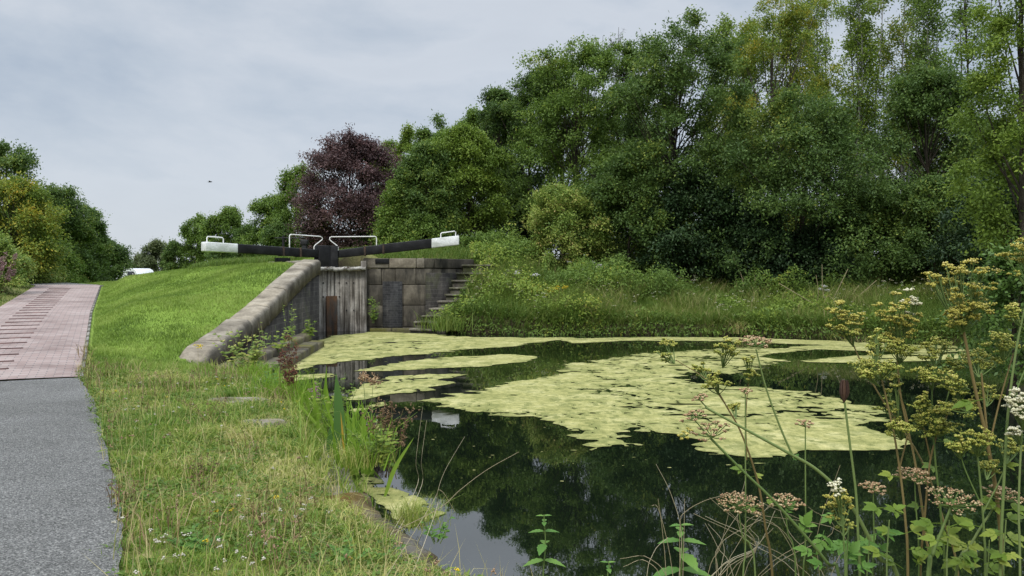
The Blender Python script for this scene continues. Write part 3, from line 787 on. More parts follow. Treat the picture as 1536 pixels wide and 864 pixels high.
L_PURP = leafmat('purple_beech_leaf', [(0,(0.052,0.032,0.032)),(.5,(0.103,0.062,0.061)),(.85,(0.167,0.098,0.094)),(1,(0.241,0.127,0.121))], .3)
L_GREY = leafmat('grey_green_leaf', [(0,(0.087,0.114,0.053)),(.5,(0.147,0.175,0.082)),(.85,(0.208,0.230,0.106)),(1,(0.278,0.285,0.129))], .38)
L_BRAM = leafmat('bramble_leaf', [(0,(0.107,0.190,0.036)),(.5,(0.226,0.305,0.061)),(.8,(0.360,0.395,0.091)),(1,(0.532,0.406,0.163))], .38)
L_SHADE = leafmat('painted_shade_leaf', [(0,(0.014,0.032,0.011)),(.5,(0.026,0.055,0.017)),(.85,(0.045,0.085,0.024)),(1,(0.09,0.13,0.04))], .15)  # shade under the overhanging trees put into the leaf colour of bushes and thickets
def env(shape, h):
    """crown radius fraction at height fraction h (0..1)"""
    if shape == 'round': return math.sqrt(max(0, 1-((h-.48)/.54)**2))
    if shape == 'dome': return math.sqrt(max(0, 1-max(0,(h-.15)/.86)**2))
    if shape == 'cone': return max(0, (1-h)**.75)*.95+.06 if h > .15 else .5+h*3
    if shape == 'tall': return math.sqrt(max(0, 1-((h-.55)/.60)**2))**1.3
    return 1
def tree(name, label, cat, px, ytop, ybase, Y, hw, mats, shape='round', nc=60, leaf=.15, ns=15, nl=24, trunk=True, bark=BARK, gap=0.0, cb=.12, group=None, seed=0,
         spread=1.0, limbs=True, tintbias=0.0, patch=None, depth=.9, droop=.25, tintspan=.55, ground=None, flat=.68):
    g = np.random.default_rng(seed+int(px*3+Y*7))
    top = at(px, ytop, Y); bx = top.x; by = Y
    bz = gz1(bx, by)-.05 if ground is None else ground
    vis = at(px, ybase, Y).z
    R_ = hw*Y/F*.88; top.z -= .17*min(R_, 3.2)+.15; Hc = top.z-bz
    cb0 = bz+Hc*cb
    root = thing(name, label, cat, (bx, by, bz), group)
    cz = (cb0+top.z)/2
    # crown clumps
    cs = []
    tries = 0
    while len(cs) < nc and tries < nc*30:
        tries += 1
        h = g.uniform(0.02, .985)**.9
        e = env(shape, h)*R_
        a = g.uniform(0, 2*math.pi); rr = e*math.sqrt(g.uniform(.18, 1.0))*(1+.16*math.sin(3*a+px)+.12*g.normal())
        x = bx+rr*math.cos(a); y = by+rr*depth*math.sin(a); z = cb0+(top.z-cb0)*h
        if gap and vnoise(np.array([x*.55]), np.array([z*.55]), int(px))[0] < gap-.6: continue
        cs.append((x, y, z, h))
    cs = np.array(cs)
    n = len(cs)
    crad = (.19+.15*g.random(n))*min(R_, 3.2)*spread*(1.1-.35*cs[:,3])
    # sprays
    C = np.repeat(cs[:,:3], ns, axis=0); cr = np.repeat(crad, ns)
    outw = C-np.array([bx, by, cz-.25*Hc]); outw /= np.linalg.norm(outw, axis=1)[:,None]+1e-9
    D = g.normal(size=(len(C),3))*.8+outw*.75+np.array([0,0,.15]); D[:,2] *= flat; D /= np.linalg.norm(D, axis=1)[:,None]
    Ls = cr*(.45+1.1*g.random(len(C))+1.0*g.random(len(C))**5)
    S = C+g.normal(size=(len(C),3))*(cr*.12)[:,None]
    t = np.tile(np.linspace(.18, 1.0, nl)[None], (len(C),1))+g.uniform(-.04,.04,(len(C),nl))
    P = S[:,None,:]+D[:,None,:]*(Ls[:,None]*t)[:,:,None]
    P[:,:,2] -= droop*(Ls[:,None]*t**2)
    P = P.reshape(-1,3)+g.normal(size=(len(C)*nl,3))*leaf*.75
    Dl = np.repeat(D, nl, axis=0)*.7+g.normal(size=P.shape)*.7; Dl[:,2] -= .25
    Nl = g.normal(size=P.shape)*.55+np.array([0,0,.9])+np.repeat(outw, nl, axis=0)*.35
    tc_ = np.repeat(np.repeat(g.uniform(-.5,.5,n), ns), nl)
    tn = .42+tintbias+tintspan*tc_*.8+g.normal(size=len(P))*.16
    if patch is not None:      # a turning bough
        pc = np.array(at(patch[0], patch[1], Y-.6*R_*depth)); d2 = np.hypot(P[:,0]-pc[0], P[:,2]-pc[2])
        tn += 1.2*np.exp(-(d2/(patch[2]*Y/F))**2)*g.uniform(.1,.5,len(P))
    tn = np.clip(tn, 0, 1)
    k = P[:,2] > bz+.15
    mb = MB(); mb.leaves(P[k], Dl[k], Nl[k], leaf*.80*g.uniform(.6,1.4,k.sum()), leaf*.46, tn[k])
    mb.build('crown', mats, root)
    if trunk:
        mb = MB(); r0 = max(.06, Hc*.0125)
        zt = np.linspace(0, .86, 8)
        wob = np.cumsum(g.normal(size=(8,2))*.05*R_*.5, axis=0); wob -= wob[0]
        T = np.stack([bx+wob[:,0], by+wob[:,1], bz-.1+Hc*zt], 1)
        mb.tube(T, r0*(1-zt*.82)*(1+.35*(zt == 0)), 7)
        for c in (cs[::5 if gap > .2 else 2] if limbs else cs[:6]):
            f = max(.12, min(.84, ((c[2]-bz)/Hc)*.72-.05)); p0 = np.array([np.interp(f, zt, T[:,j]) for j in range(3)])
            e = c[:3]; md = p0*.45+e*.55; md[2] += -.12*np.linalg.norm(e-p0)+.1
            rb = r0*(1-f*.82)*.34
            mb.tube([p0, p0*.75+md*.25, md, e*.7+md*.3, e], np.array([rb,rb*.8,rb*.5,rb*.33,rb*.18])+.006, 5, cap=False)
        mb.build('trunk', bark, root)
    return root
BACK = 'trees at the back of the wood'
T = tree
# right wood, front row from the right
T('lime_tree','broad tree with layered leafy boughs at the right edge by the water','tree',1545,-150,470,20,95,L_LIGHT,'round',94,.12,15,25,gap=.32,cb=.22,tintbias=-.12,seed=1)
T('alder_tree','dark leafy tree with thin upper branches beside the tree at the right edge','tree',1400,85,440,31,105,L_DARK,'dome',135,.15,15,25,gap=.18,cb=.05,tintbias=.12,seed=2)
T('oak_tree','oak with orange and yellow turning leaves low in its crown','tree',1205,120,430,31,125,L_DARK,'dome',135,.15,15,25,gap=.22,cb=.05,seed=3,patch=(1180,150,45),tintbias=.05)
T('willow_tree','tall sparse yellow-green tree showing sky through its feathery top','tree',1165,-25,420,36,85,L_YEL,'tall',115,.13,14,22,gap=.32,cb=.15,seed=4,droop=.4,patch=(1130,140,30))
T('maple_tree','tall dark green tree with a dense pointed top left of the feathery one','tree',1020,8,420,33,105,L_DARK,'tall',162,.16,15,25,cb=.08,seed=5,tintbias=.15,spread=.9)
T('ash_tree','tall green tree with a yellow patch near its top','tree',865,60,410,37,85,L_MID,'tall',128,.16,15,25,cb=.15,seed=6,patch=(818,88,22))
T('sycamore_tree','dark tree on the falling skyline with a shadowed crown','tree',795,104,400,40,60,L_DARK,'tall',94,.17,15,25,cb=.15,seed=7,tintbias=.1)
T('elm_tree','narrow dark tree at the low shoulder of the skyline','tree',748,128,390,42,48,L_DARK,'round',81,.17,15,25,cb=.2,seed=8)
T('ash_tree','light green tree with drooping leaf sprays above the right beam tip','tree',700,182,385,36,66,L_LIGHT,'round',114,.15,15,25,cb=.12,seed=9,droop=.5,tintbias=-.1)
T('whitebeam_tree','dark leathery tree between the purple beech and the light green tree','tree',640,212,385,35,52,L_DARK,'round',108,.15,15,25,cb=.08,seed=10,tintbias=.22)
T('hazel_tree','yellow-green bushy tree overlapping the right side of the purple beech','tree',598,262,380,35,44,L_MID,'cone',81,.14,15,25,cb=.05,seed=11,tintbias=.15)
T('purple_beech','purple copper beech with dark crown behind the lock gate','tree',528,196,375,45,80,L_PURP,'round',200,.17,17,22,cb=.12,seed=12,tintbias=.05)
for i_, (px, yt, Y, hw, m_, lab) in enumerate([(622,184,50,34,L_LIGHT,'pale treetop peeping up between the purple beech and its right neighbour'),(575,208,52,26,L_LIGHT,'small pale treetop just over the right side of the purple beech'),
    (675,168,52,40,L_MID,'green treetop rising behind the light drooping tree'),(845,84,50,50,L_MID,'slim treetop behind the tree with the yellow patch'),(722,158,47,40,L_MID,'mid-green treetop filling the dip over the light drooping tree'),(765,132,49,40,L_DARK,'dark treetop between the narrow dark tree and the falling skyline'),(648,190,47,34,L_MID,'green treetop left of the light drooping tree'),(960,70,48,50,L_DARK,'dark tree deep in the dip left of the tall pointed tree'),(930,60,47,52,L_MID,'green tree filling the dip left of the tall dark pointed tree')]):
    T('background_tree',lab,'tree',px,yt,390,Y,hw,m_,'tall',74,.18,15,25,cb=.2,group=BACK,seed=20+i_)
for i_, (px, yt, Y, hw, lab) in enumerate([(1270,150,45,80,'shadowed tree behind the oak with turning leaves'),(1360,170,46,75,'shadowed tree between the pale birch stems'),(1480,170,44,80,'shadowed tree behind the right edge boughs'),(1110,130,46,75,'shadowed tree in the gap right of the tall dark pointed tree'),(960,160,46,70,'shadowed tree behind the bramble covered bush')]):
    T('background_tree',lab,'tree',px,yt,420,Y,hw,L_DARK,'dome',94,.19,15,25,cb=.02,group=BACK,seed=30+i_,gap=.1)
# thin birches: pale multi stems, few leaves
def birch(label, px, ytop, Y, hw, stems, leafd, bark, seed, mats=L_LIGHT, nl=10):
    g = np.random.default_rng(seed)
    top = at(px, ytop, Y); bz = gz1(top.x, Y)-.05
    root = thing('birch_tree', label, 'tree', (top.x, Y, bz), 'thin birches in the wood')
    P = []; Dd = []
    for s_ in range(stems):
        mb = MB()
        dx = (g.uniform(-.5,.5) if stems > 1 else 0)*hw*Y/F*1.3; dy = g.uniform(-.5,.5)
        H = (top.z-bz)*g.uniform(.9,1.0); zt = np.linspace(0,1,9)
        lx = g.normal()*.3; wob = np.cumsum(g.normal(size=(9,2))*.07, axis=0)
        S = np.stack([top.x+dx*(.35+.65*zt)+lx*zt+wob[:,0], Y+dy*zt+wob[:,1], bz+H*zt], 1)
        r0 = g.uniform(.04,.075)
        mb.tube(S, r0*(1-zt*.85), 7)
        for b in range(26):
            f = g.uniform(.3,.98); p0 = np.array([np.interp(f, zt, S[:,j]) for j in range(3)])
            a = g.uniform(0,2*math.pi); l = (1-f*.55)*g.uniform(.8,1.9)
            d = np.array([math.cos(a)*.65, math.sin(a)*.65, .85]); e = p0+d*l; m1 = p0+d*l*.5+np.array([0,0,-.06*l])
            e[2] -= .1*l
            rb = r0*(1-f*.85)*.42+.004
            mb.tube([p0,m1,e], [rb,rb*.7,.005], 4, cap=False)
            for t_ in range(6):
                q = m1+(e-m1)*g.uniform(0,1); dd = unit(d+g.normal(size=3)*.6); ee = q+dd*l*.38; ee[2] -= .05
                mb.tube([q,ee], [.007,.003], 3, cap=False)
                if g.random() < leafd:
                    for k in range(nl): P.append(q+(ee-q)*g.uniform(.1,1.3)+g.normal(size=3)*.16); Dd.append(dd)
        mb.build('stem', bark, root)
    P = np.array(P); Dd = np.array(Dd)
    mb = MB(); mb.leaves(P, Dd+g.normal(size=P.shape)*.8-np.array([0,0,.5]), g.normal(size=P.shape), .13*g.uniform(.7,1.2,len(P)), .075, np.clip(.4+g.normal(size=len(P))*.2,0,1))
    mb.build('crown', mats, root)
birch('clump of pale birch stems with sparse leaves right of the feathery tree', 1295, -60, 38, 60, 6, .95, PALEBARK, 41, L_LIGHT, 19)
birch('pair of thin birches with yellow-green leaves above the dark leafy tree', 1350, -70, 39, 30, 4, .95, PALEBARK, 42, L_YEL, 21)
birch('three nearly bare dark stems against the sky near the right edge', 1452, -120, 33, 24, 4, .45, BARK, 43, L_MID, 19)
birch('pale slender birch leaning just left of the bare dark stems', 1405, -50, 36, 30, 4, .9, PALEBARK, 44, L_MID, 19)
birch('sparse birch with grey-green leaves behind the feathery tree', 1235, -40, 43, 50, 5, .95, PALEBARK, 45, L_LIGHT, 21)
birch('bare twiggy birch rising over the skyline behind the tree with the yellow patch', 905, 40, 47, 20, 3, .05, BARK, 46, L_MID)
birch('thin birch with feathery leaves left of the feathery tree top', 1100, 15, 41, 34, 4, .95, BARK, 47, L_LIGHT, 21)

birch('yellow-green sparse birch behind the top of the oak', 1175, 0, 40, 40, 5, .95, BARK, 48, L_YEL, 21)
birch('sparse birch just right of the tall dark pointed tree', 1125, 25, 39, 34, 4, .95, BARK, 49, L_LIGHT, 21)
# under-storey bushes along the wood edge
UB = 'bushes along the wood edge'
def bush(label, px, yt, yb, Y, hw, mats, seed, name='bush', nc=50, leaf=.13, cb=.0, **k):
    k.setdefault('tintbias', 0); k.setdefault('group', UB)
    return tree(name, label, 'bush', px, yt, yb, Y, hw, mats, 'dome', int(nc*1.3), leaf, 14, 24, cb=cb, seed=seed, limbs=False, **k)
bush('light yellow-green bramble covered bush left of the dark wood', 845, 268, 415, 32.0, 62, L_BRAM, 51, nc=75, tintbias=.05)
bush('low bramble thicket beside the right beam tip', 735, 347, 395, 33.5, 62, L_MID, 52, nc=50, tintbias=-.12, depth=.5)
bush('small green bush under the light drooping tree', 640, 318, 385, 33.8, 40, L_MID, 53, nc=40, depth=.6)
bush('dark bush with broad dull leaves right of the bramble covered bush', 940, 225, 425, 32.2, 75, L_DARK, 54, nc=85, leaf=.15, tintbias=.15)
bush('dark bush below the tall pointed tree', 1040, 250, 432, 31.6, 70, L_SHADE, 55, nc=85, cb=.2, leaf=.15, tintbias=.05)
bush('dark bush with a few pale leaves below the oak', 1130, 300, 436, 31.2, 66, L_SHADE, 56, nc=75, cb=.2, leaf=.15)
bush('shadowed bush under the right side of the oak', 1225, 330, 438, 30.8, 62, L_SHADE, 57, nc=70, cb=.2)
bush('mid-green layered bush below the pale birch stems', 1305, 265, 440, 30.4, 66, L_DARK, 58, nc=80, cb=.2, tintbias=.2)
bush('green layered bush left of the tree at the right edge', 1405, 255, 442, 29, 70, L_DARK, 59, nc=80, cb=.2, tintbias=.18)
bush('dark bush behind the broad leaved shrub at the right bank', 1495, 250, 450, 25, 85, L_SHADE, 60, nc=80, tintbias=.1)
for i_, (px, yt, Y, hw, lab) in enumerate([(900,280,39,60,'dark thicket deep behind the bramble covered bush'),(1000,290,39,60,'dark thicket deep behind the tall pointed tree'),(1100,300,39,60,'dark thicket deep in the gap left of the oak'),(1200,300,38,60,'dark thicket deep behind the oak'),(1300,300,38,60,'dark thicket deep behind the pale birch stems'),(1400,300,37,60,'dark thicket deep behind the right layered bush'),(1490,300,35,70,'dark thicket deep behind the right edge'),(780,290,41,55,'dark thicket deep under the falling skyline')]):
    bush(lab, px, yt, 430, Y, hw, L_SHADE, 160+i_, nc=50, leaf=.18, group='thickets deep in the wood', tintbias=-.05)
# trees beyond the lock on the left side of the wood
FT = 'trees beyond the lawn'
T('field_maple','green tree left of the purple beech over the black beam','tree',447,244,378,50,40,L_MID,'round',87,.17,15,25,cb=.08,seed=61,tintbias=.05,group=FT)
T('field_maple','bushy green tree above the middle of the left beam','tree',405,290,378,54,36,L_MID,'round',81,.18,15,25,cb=.05,seed=62,group=FT)
T('field_maple','rounded tree above the white tip of the left beam','tree',343,308,392,60,34,L_MID,'round',81,.19,15,25,cb=.1,seed=63,group=FT,tintbias=-.05)
T('field_maple','two-lobed tree left of the white beam tip','tree',294,320,395,62,24,L_MID,'tall',60,.19,15,25,cb=.1,seed=64,group=FT,tintbias=-.1)
T('field_maple','low dark tree on the lawn skyline left of the white beam tip','tree',262,358,402,62,22,L_DARK,'dome',54,.18,15,25,cb=0,seed=65,group=FT,tintbias=.1)
T('field_maple','low tree behind the lawn between the two rounded trees','tree',372,335,395,57,26,L_DARK,'dome',60,.18,15,25,cb=0,seed=66,group=FT,tintbias=.2)
T('poplar_tree','hazy grey-green tree far off at the end of the lane','tree',235,360,402,100,20,L_GREY,'tall',54,.3,15,25,cb=.05,seed=67,group=FT)
T('poplar_tree','small hazy tree farthest off beside the van','tree',212,382,404,108,18,L_GREY,'dome',40,.3,15,25,cb=0,seed=68,group=FT)
for i_, (px, yt, Y, hw, lab) in enumerate([(415,330,47,30,'dark hedge bush behind the left beam'),(470,330,47,30,'dark hedge bush below the purple beech'),(330,365,54,32,'dark hedge bush on the lawn skyline'),(560,330,44,34,'dark hedge bush behind the right handrail'),(600,330,40,30,'shadowed bush behind the middle of the right beam')]):
    bush(lab, px, yt, 392, Y, hw, L_DARK, 70+i_, nc=40, leaf=.16, group='hedge bushes behind the lock', tintbias=.1)
# left side
LT = 'trees left of the lane'
T('hawthorn_tree','tall dark tree at the left edge of the sky','tree',8,205,420,42,66,L_DARK,'round',110,.17,15,25,cb=.1,seed=81,group=LT,tintbias=.2)
T('hawthorn_tree','yellowing tree overhanging the bank at the left edge','tree',15,262,420,36,74,L_YEL,'round',105,.15,15,25,cb=.1,seed=82,group=LT,tintbias=.0,tintspan=.8)
T('hawthorn_tree','dark green tree sloping down towards the lane','tree',88,272,420,46,50,L_DARK,'round',100,.17,15,25,cb=.05,seed=83,group=LT,tintbias=.2)
T('hawthorn_tree','dark tree overhanging the crest of the lane','tree',128,305,422,50,34,L_DARK,'round',85,.17,15,25,cb=.0,seed=84,group=LT,tintbias=.12)
T('hawthorn_tree','lowest dark tree at the end of the row by the van','tree',160,350,420,55,32,L_DARK,'round',75,.18,15,25,cb=.0,seed=85,group=LT,tintbias=.05)
bush('tall green scrub under the dark tree sloping to the lane', 62, 318, 425, 41, 40, L_MID, 186, nc=70, leaf=.14, group='scrub on the lane bank', tintbias=.05)
bush('green scrub filling the gap under the two dark trees by the crest', 108, 318, 425, 48, 34, L_MID, 187, nc=60, leaf=.15, group='scrub on the lane bank', tintbias=-.05)
bush('yellow-green scrub low at the far left above the ramp edge', 8, 368, 440, 31, 36, L_BRAM, 188, nc=60, leaf=.12, group='scrub on the lane bank', tintbias=.0)
bush('yellowish scrub between the left edge and the crest of the lane', 60, 385, 430, 39, 30, L_BRAM, 189, nc=50, leaf=.13, group='scrub on the lane bank', tintbias=.05)
bush('yellow-green scrub on the bank left of the brick ramp', 28, 325, 440, 37, 56, L_BRAM, 86, nc=80, leaf=.13, group='scrub on the lane bank', tintbias=.05)
bush('green scrub farther up the bank left of the brick ramp', 92, 372, 428, 45, 34, L_BRAM, 87, nc=50, leaf=.15, group='scrub on the lane bank', tintbias=-.1)
bush('low scrub at the left edge above the ramp', -18, 345, 470, 27.5, 46, L_BRAM, 88, nc=60, leaf=.12, group='scrub on the lane bank', tintbias=-.02)
bush('dark scrub by the crest of the brick ramp', 120, 388, 428, 47, 22, L_MID, 89, nc=40, leaf=.15, group='scrub on the lane bank', tintbias=-.05)
# broad leaved shrub on the right bank
tree('broadleaf_shrub','broad leaved green shrub overhanging the water at the right bank','bush',1520,355,540,12.5,75,leafmat('glossy_shrub_leaf', [(0,(0.05,0.10,0.02)),(.5,(0.085,0.155,0.03)),(1,(0.15,0.23,0.05))], rough=.4),'dome',70,.10,10,13,cb=.05,seed=91,limbs=False,ground=.2)
# ------------------------------------------------------------------ floating algae mats
m, nta, out = nm('duckweed_and_algae')
pos = world_pos(nta)
a1 = noise(nta, 1.5, 9, 0.72, pos); a2 = noise(nta, 9, 8, 0.75, pos); a3 = noise(nta, 120, 3, 0.7, pos)
col = ramp(nta, a1, [(0.3, (0.17,0.178,0.055)), (0.5, (0.30,0.288,0.112)), (0.72, (0.44,0.41,0.21))])
col = mix(nta, 1.0, col, ramp(nta, a2, [(0.3, (0.36,0.42,0.30)), (0.47, (0.90,0.92,0.85)), (0.66, (1.35,1.3,1.3))]), 'MULTIPLY')
col = mix(nta, ramp(nta, tint_attr(nta), [(0,(.75,)*3),(.4,(.32,)*3),(.85,(0,)*3)]), col, (0.15,0.165,0.05))
col = mix(nta, 1.0, col, ramp(nta, a3, [(0.3, (0.7,)*3), (0.7, (1.25,)*3)]), 'MULTIPLY')
princ(nta, out, col, 0.9, bump(nta, a2, 0.7, 0.03), spec=0.15)
ALGAE = m
def poly_sd(P, x, y):
    d = np.full(len(x), 1e9); ins = np.zeros(len(x), bool)
    for (ax, ay), (bx, by) in zip(P, np.roll(P, -1, axis=0)):
        ex, ey = bx-ax, by-ay
        k = np.clip(((x-ax)*ex+(y-ay)*ey)/(ex*ex+ey*ey+1e-12), 0, 1)
        d = np.minimum(d, np.hypot(x-ax-k*ex, y-ay-k*ey))
        c = (ay > y) != (by > y)
        ins ^= c & (x < (bx-ax)*(y-ay)/(by-ay+1e-12)+ax)
    return np.where(ins, d, -d)
def algae(px_poly, label, seed, holes=(), crack=.05, amp=1.0, pale=0, frag=False, name='algae_mat'):
    P = np.array([on_water(*p)[:2] for p in px_poly])
    cen = P.mean(0); dx = max(.014, .0029*cen[1]); dy = dx*1.8
    x0, x1 = P[:,0].min()-.4, P[:,0].max()+.4; y0, y1 = P[:,1].min()-.6, P[:,1].max()+.6
    gx = np.arange(x0, x1, dx); gy = np.arange(y0, y1, dy)
    X, Y = np.meshgrid(gx, gy); xf, yf = X.ravel(), Y.ravel()
    f = poly_sd(P, xf, yf)
    for h in holes:
        H = np.array([on_water(*p)[:2] for p in h]); f = np.minimum(f, -poly_sd(H, xf, yf))
    f = f+amp*(.30*fbm(xf*.9, yf*.55, seed, 3)+.26*fbm(xf*1.0, yf*3.6, seed+3, 4)+.15*fbm(xf*4, yf*8, seed+5, 4)+.20*fbm(xf*2.6, yf*11, seed+6, 5))
    r1 = np.abs(fbm(xf*1.0+.3*fbm(xf*2, yf*2, 5), yf*1.0, seed+50, 5)); r2 = np.abs(fbm(xf*2.3, yf*2.6, seed+90, 5))
    mask = np.clip(.5+1.6*fbm(xf*.35, yf*.3, seed+7, 2), 0, 1)
    f = np.minimum(f, (r1-crack*.62*mask)*.9); f = np.minimum(f, (r2-crack*.55*mask)*.5)
    hl = fbm(xf*1.1, yf*3.2, seed+33, 4); f = np.minimum(f, (.37+.25*(1-mask)-hl)*.5)
    f = np.where(water_dist(xf, yf) > .12, np.minimum(f, -.02), f)
    Fm = f.reshape(X.shape)
    zz = (.006+.012*np.clip(fbm(xf*2.5, yf*2.5, seed+21, 3)+.3, 0, 1)*np.clip(f/.1, 0, 1))
    ny_, nx_ = Fm.shape
    idx = np.arange(ny_*nx_).reshape(ny_, nx_)
    a, b, c, d = idx[:-1,:-1].ravel(), idx[:-1,1:].ravel(), idx[1:,1:].ravel(), idx[1:,:-1].ravel()
    pos_ = f > 0
    cnt = pos_[a].astype(int)+pos_[b]+pos_[c]+pos_[d]
    mb = MB(); V = np.stack([xf, yf, zz], 1)
    full = cnt == 4
    used = np.unique(np.concatenate([a[full], b[full], c[full], d[full]])); remap = np.full(len(xf), -1); remap[used] = np.arange(len(used))
    fq = ((f[a]+f[b]+f[c]+f[d])/4)[full]; xq, yq = xf[a][full], yf[a][full]
    mb.add(V[used], q=np.stack([remap[a], remap[b], remap[c], remap[d]], 1)[full], tint=np.clip(.25+fq/.10+1.0*fbm(xq*2.6, yq*5.5, seed+61, 5), 0, 1))
    tv = []; tt = []; nvv = 0
    for i in np.nonzero((cnt > 0) & (cnt < 4))[0]:
        ring = (a[i], b[i], c[i], d[i]); poly = []
        for j in range(4):
            p, q = ring[j], ring[(j+1) % 4]
            if f[p] > 0: poly.append(V[p])
            if (f[p] > 0) != (f[q] > 0):
                k = f[p]/(f[p]-f[q]); poly.append(V[p]*(1-k)+V[q]*k)
        for j in range(1, len(poly)-1): tt.append((nvv, nvv+j, nvv+j+1))
        tv += poly; nvv += len(poly)
    if tv: mb.add(np.array(tv), t=tt, tint=.05)
    o = mb.build(name, ALGAE, origin=(cen[0], cen[1], 0))
    if frag: o['kind'] = 'stuff'; return o
    return tag(o, label, 'algae mat', 'floating algae mats on the canal')
algae([(455,533),(480,512),(500,503),(560,498),(640,501),(705,505),(790,507),(860,507),(820,513),(760,519),(700,525),(640,531),(580,536),(540,541),(490,548),(440,556),(415,558)], 'yellow-green algae mat spreading out from the foot of the lock gate', 11, crack=.03)
algae([(830,509),(950,506),(1100,506),(1240,511),(1340,516),(1440,519),(1440,523),(1340,521),(1200,517),(1080,512),(960,511),(860,515)], 'long thin algae strip along the foot of the far grass bank', 12, amp=.5, crack=.02)
algae([(515,558),(580,546),(640,539),(700,534),(770,531),(808,535),(790,542),(730,549),(650,553),(580,558)], 'narrow pointed algae mat below the one at the lock gate', 13, amp=.55, crack=.03)
algae([(520,600),(545,576),(580,566),(640,561),(705,562),(660,570),(690,575),(645,581),(655,586),(590,591),(545,600)], 'ragged algae mat behind the tall bank plants, under the narrow pointed one', 14, amp=.4)
algae([(383,575),(430,564),(500,560),(508,565),(450,571),(400,579)], 'pale algae sliver at the end of the mossy stone ledge', 15, amp=.25)
algae([(633,600),(709,589),(771,571),(838,564),(860,545),(904,538),(984,530),(1060,525),(1125,521),(1212,525),(1165,531),(1140,535),(1172,541),(1138,551),(1103,559),(1060,574),(1100,580),(1150,583),(1205,589),(1262,597),(1330,612),(1338,632),(1300,640),(1342,655),(1338,668),(1227,683),(1134,692),(1066,678),(1040,660),(1016,651),(927,647),(957,668),(931,675),(878,679),(862,660),(862,644),(833,635),(789,627),(727,624),(682,613)],
    'largest algae mat in the middle of the canal, cracked by dark water', 16, holes=([(994,565),(1030,558),(1075,561),(1140,561),(1260,570),(1260,592),(1200,588),(1150,583),(1100,579),(1040,575)],), crack=.075)
algae([(1180,520),(1250,517),(1330,521),(1440,524),(1478,526),(1400,530),(1300,527),(1185,523)], 'upper of two thin algae streaks under the far right bank', 17, amp=.35, crack=.02)
algae([(1200,541),(1280,534),(1380,530),(1450,531),(1480,537),(1400,541),(1280,545),(1210,544)], 'lower of two thin algae streaks under the far right bank', 18, amp=.35, crack=.02)
algae([(520,616),(575,603),(582,608),(530,619)], 'small algae patch among the stems of the bank plants', 19, amp=.12)
algae([(525,650),(572,636),(577,645),(540,656)], 'smaller algae patch just nearer than the one among the stems', 20, amp=.1)
algae([(545,712),(570,722),(600,738),(632,746),(668,770),(640,782),(612,792),(590,775),(565,755),(540,735)], 'broken pale algae patch against the mossy bank stones', 21, amp=.22, crack=.10)
# loose flecks around the mats
mb = MB(); g = np.random.default_rng(5); n = 0
while n < 150:
    px, py = g.uniform(480,1480), 503+220*g.random()**2
    p = on_water(px, py)
    if water_dist([p.x],[p.y])[0] > -.1: continue
    r_ = g.uniform(.006,.024)*(p.y/12)**.6; k = 6; th = np.arange(k)/k*2*np.pi; rr = r_*g.uniform(.5,1.2,k)
    mb.poly(np.stack([p.x+rr*1.6*np.cos(th), p.y+rr*np.sin(th), np.full(k,.005)],1), .5); n += 1
o = mb.build('algae_flecks', ALGAE); o['kind'] = 'stuff'

# ------------------------------------------------------------------ grass
G_LAWN = leafmat('mown_grass', [(0,(0.10,0.165,0.024)),(.5,(0.18,0.262,0.042)),(1,(0.29,0.365,0.085))], .35)
G_ROUGH = leafmat('rough_grass', [(0,(0.10,0.185,0.022)),(.42,(0.21,0.30,0.042)),(.70,(0.37,0.37,0.10)),(1,(0.56,0.48,0.24))], .35)
G_BANK = leafmat('bank_grass', [(0,(0.065,0.125,0.02)),(.5,(0.135,0.21,0.032)),(.8,(0.22,0.26,0.06)),(1,(0.38,0.32,0.15))], .35)
G_BRIGHT = leafmat('fresh_grass', [(0,(0.10,0.20,0.015)),(.5,(0.17,0.30,0.022)),(1,(0.26,0.38,0.05))], .4)
LEAFLET = leafmat('clover_leaf', [(0,(0.06,0.115,0.018)),(.5,(0.105,0.18,0.026)),(1,(0.18,0.25,0.045))], .3)
def scatter(n, x0, x1, y0, y1, keep, pw=1.0, sd=1):
    g = np.random.default_rng(sd)
    y = y0+(y1-y0)*g.random(n)**pw; x = g.uniform(x0, x1, n)
    vis = np.abs(x) < y*.70+.6
    x, y = x[vis], y[vis]
    k = keep(x, y); x, y = x[k], y[k]
    return np.stack([x, y, gz(x, y)], 1)
def lawn_mask(x, y):
    S, T = path_st(x, y)
    jj = .5*fbm(x, y, 31)
    return (S > S_SEAM-.1+jj) & (T > .12) & (x < -2.4) & ((y > 12.6+.28*(x+6)+.4*fbm(x*1.3,y*1.3,8)))
def off_wall(x, y):
    inw = (y > 14.35) & (y < 26.3) & (x > wx(y)-.56) 
    return ~inw & (water_dist(x, y) > .16)
P = scatter(460000, -21, -3, 11, 40, lambda x, y: lawn_mask(x, y) & off_wall(x, y) & ((y < 31) | (x < -9)) & ((y < 14.4) | (x < wx(np.minimum(y,26))-.52)), 1.25, 3)
n = len(P); tn = np.clip(.5+.42*fbm(P[:,0]*.8,P[:,1]*.8,12)*2.2+.25*fbm(P[:,0]*4,P[:,1]*4,66)+rng.normal(size=n)*.16,0,1)
mb = MB(); mb.blades(P, rng.uniform(.035,.085,n)*(1+.9*fbm(P[:,0]*1.2,P[:,1]*1.2,13)+.7*fbm(P[:,0]*4,P[:,1]*4,67)), .011*rng.uniform(.7,1.3,n), rng.uniform(0,6.28,n), rng.uniform(.2,1.0,n), tn)
o = mb.build('lawn_grass', G_LAWN); o['kind'] = 'stuff'; print('lawn', n)
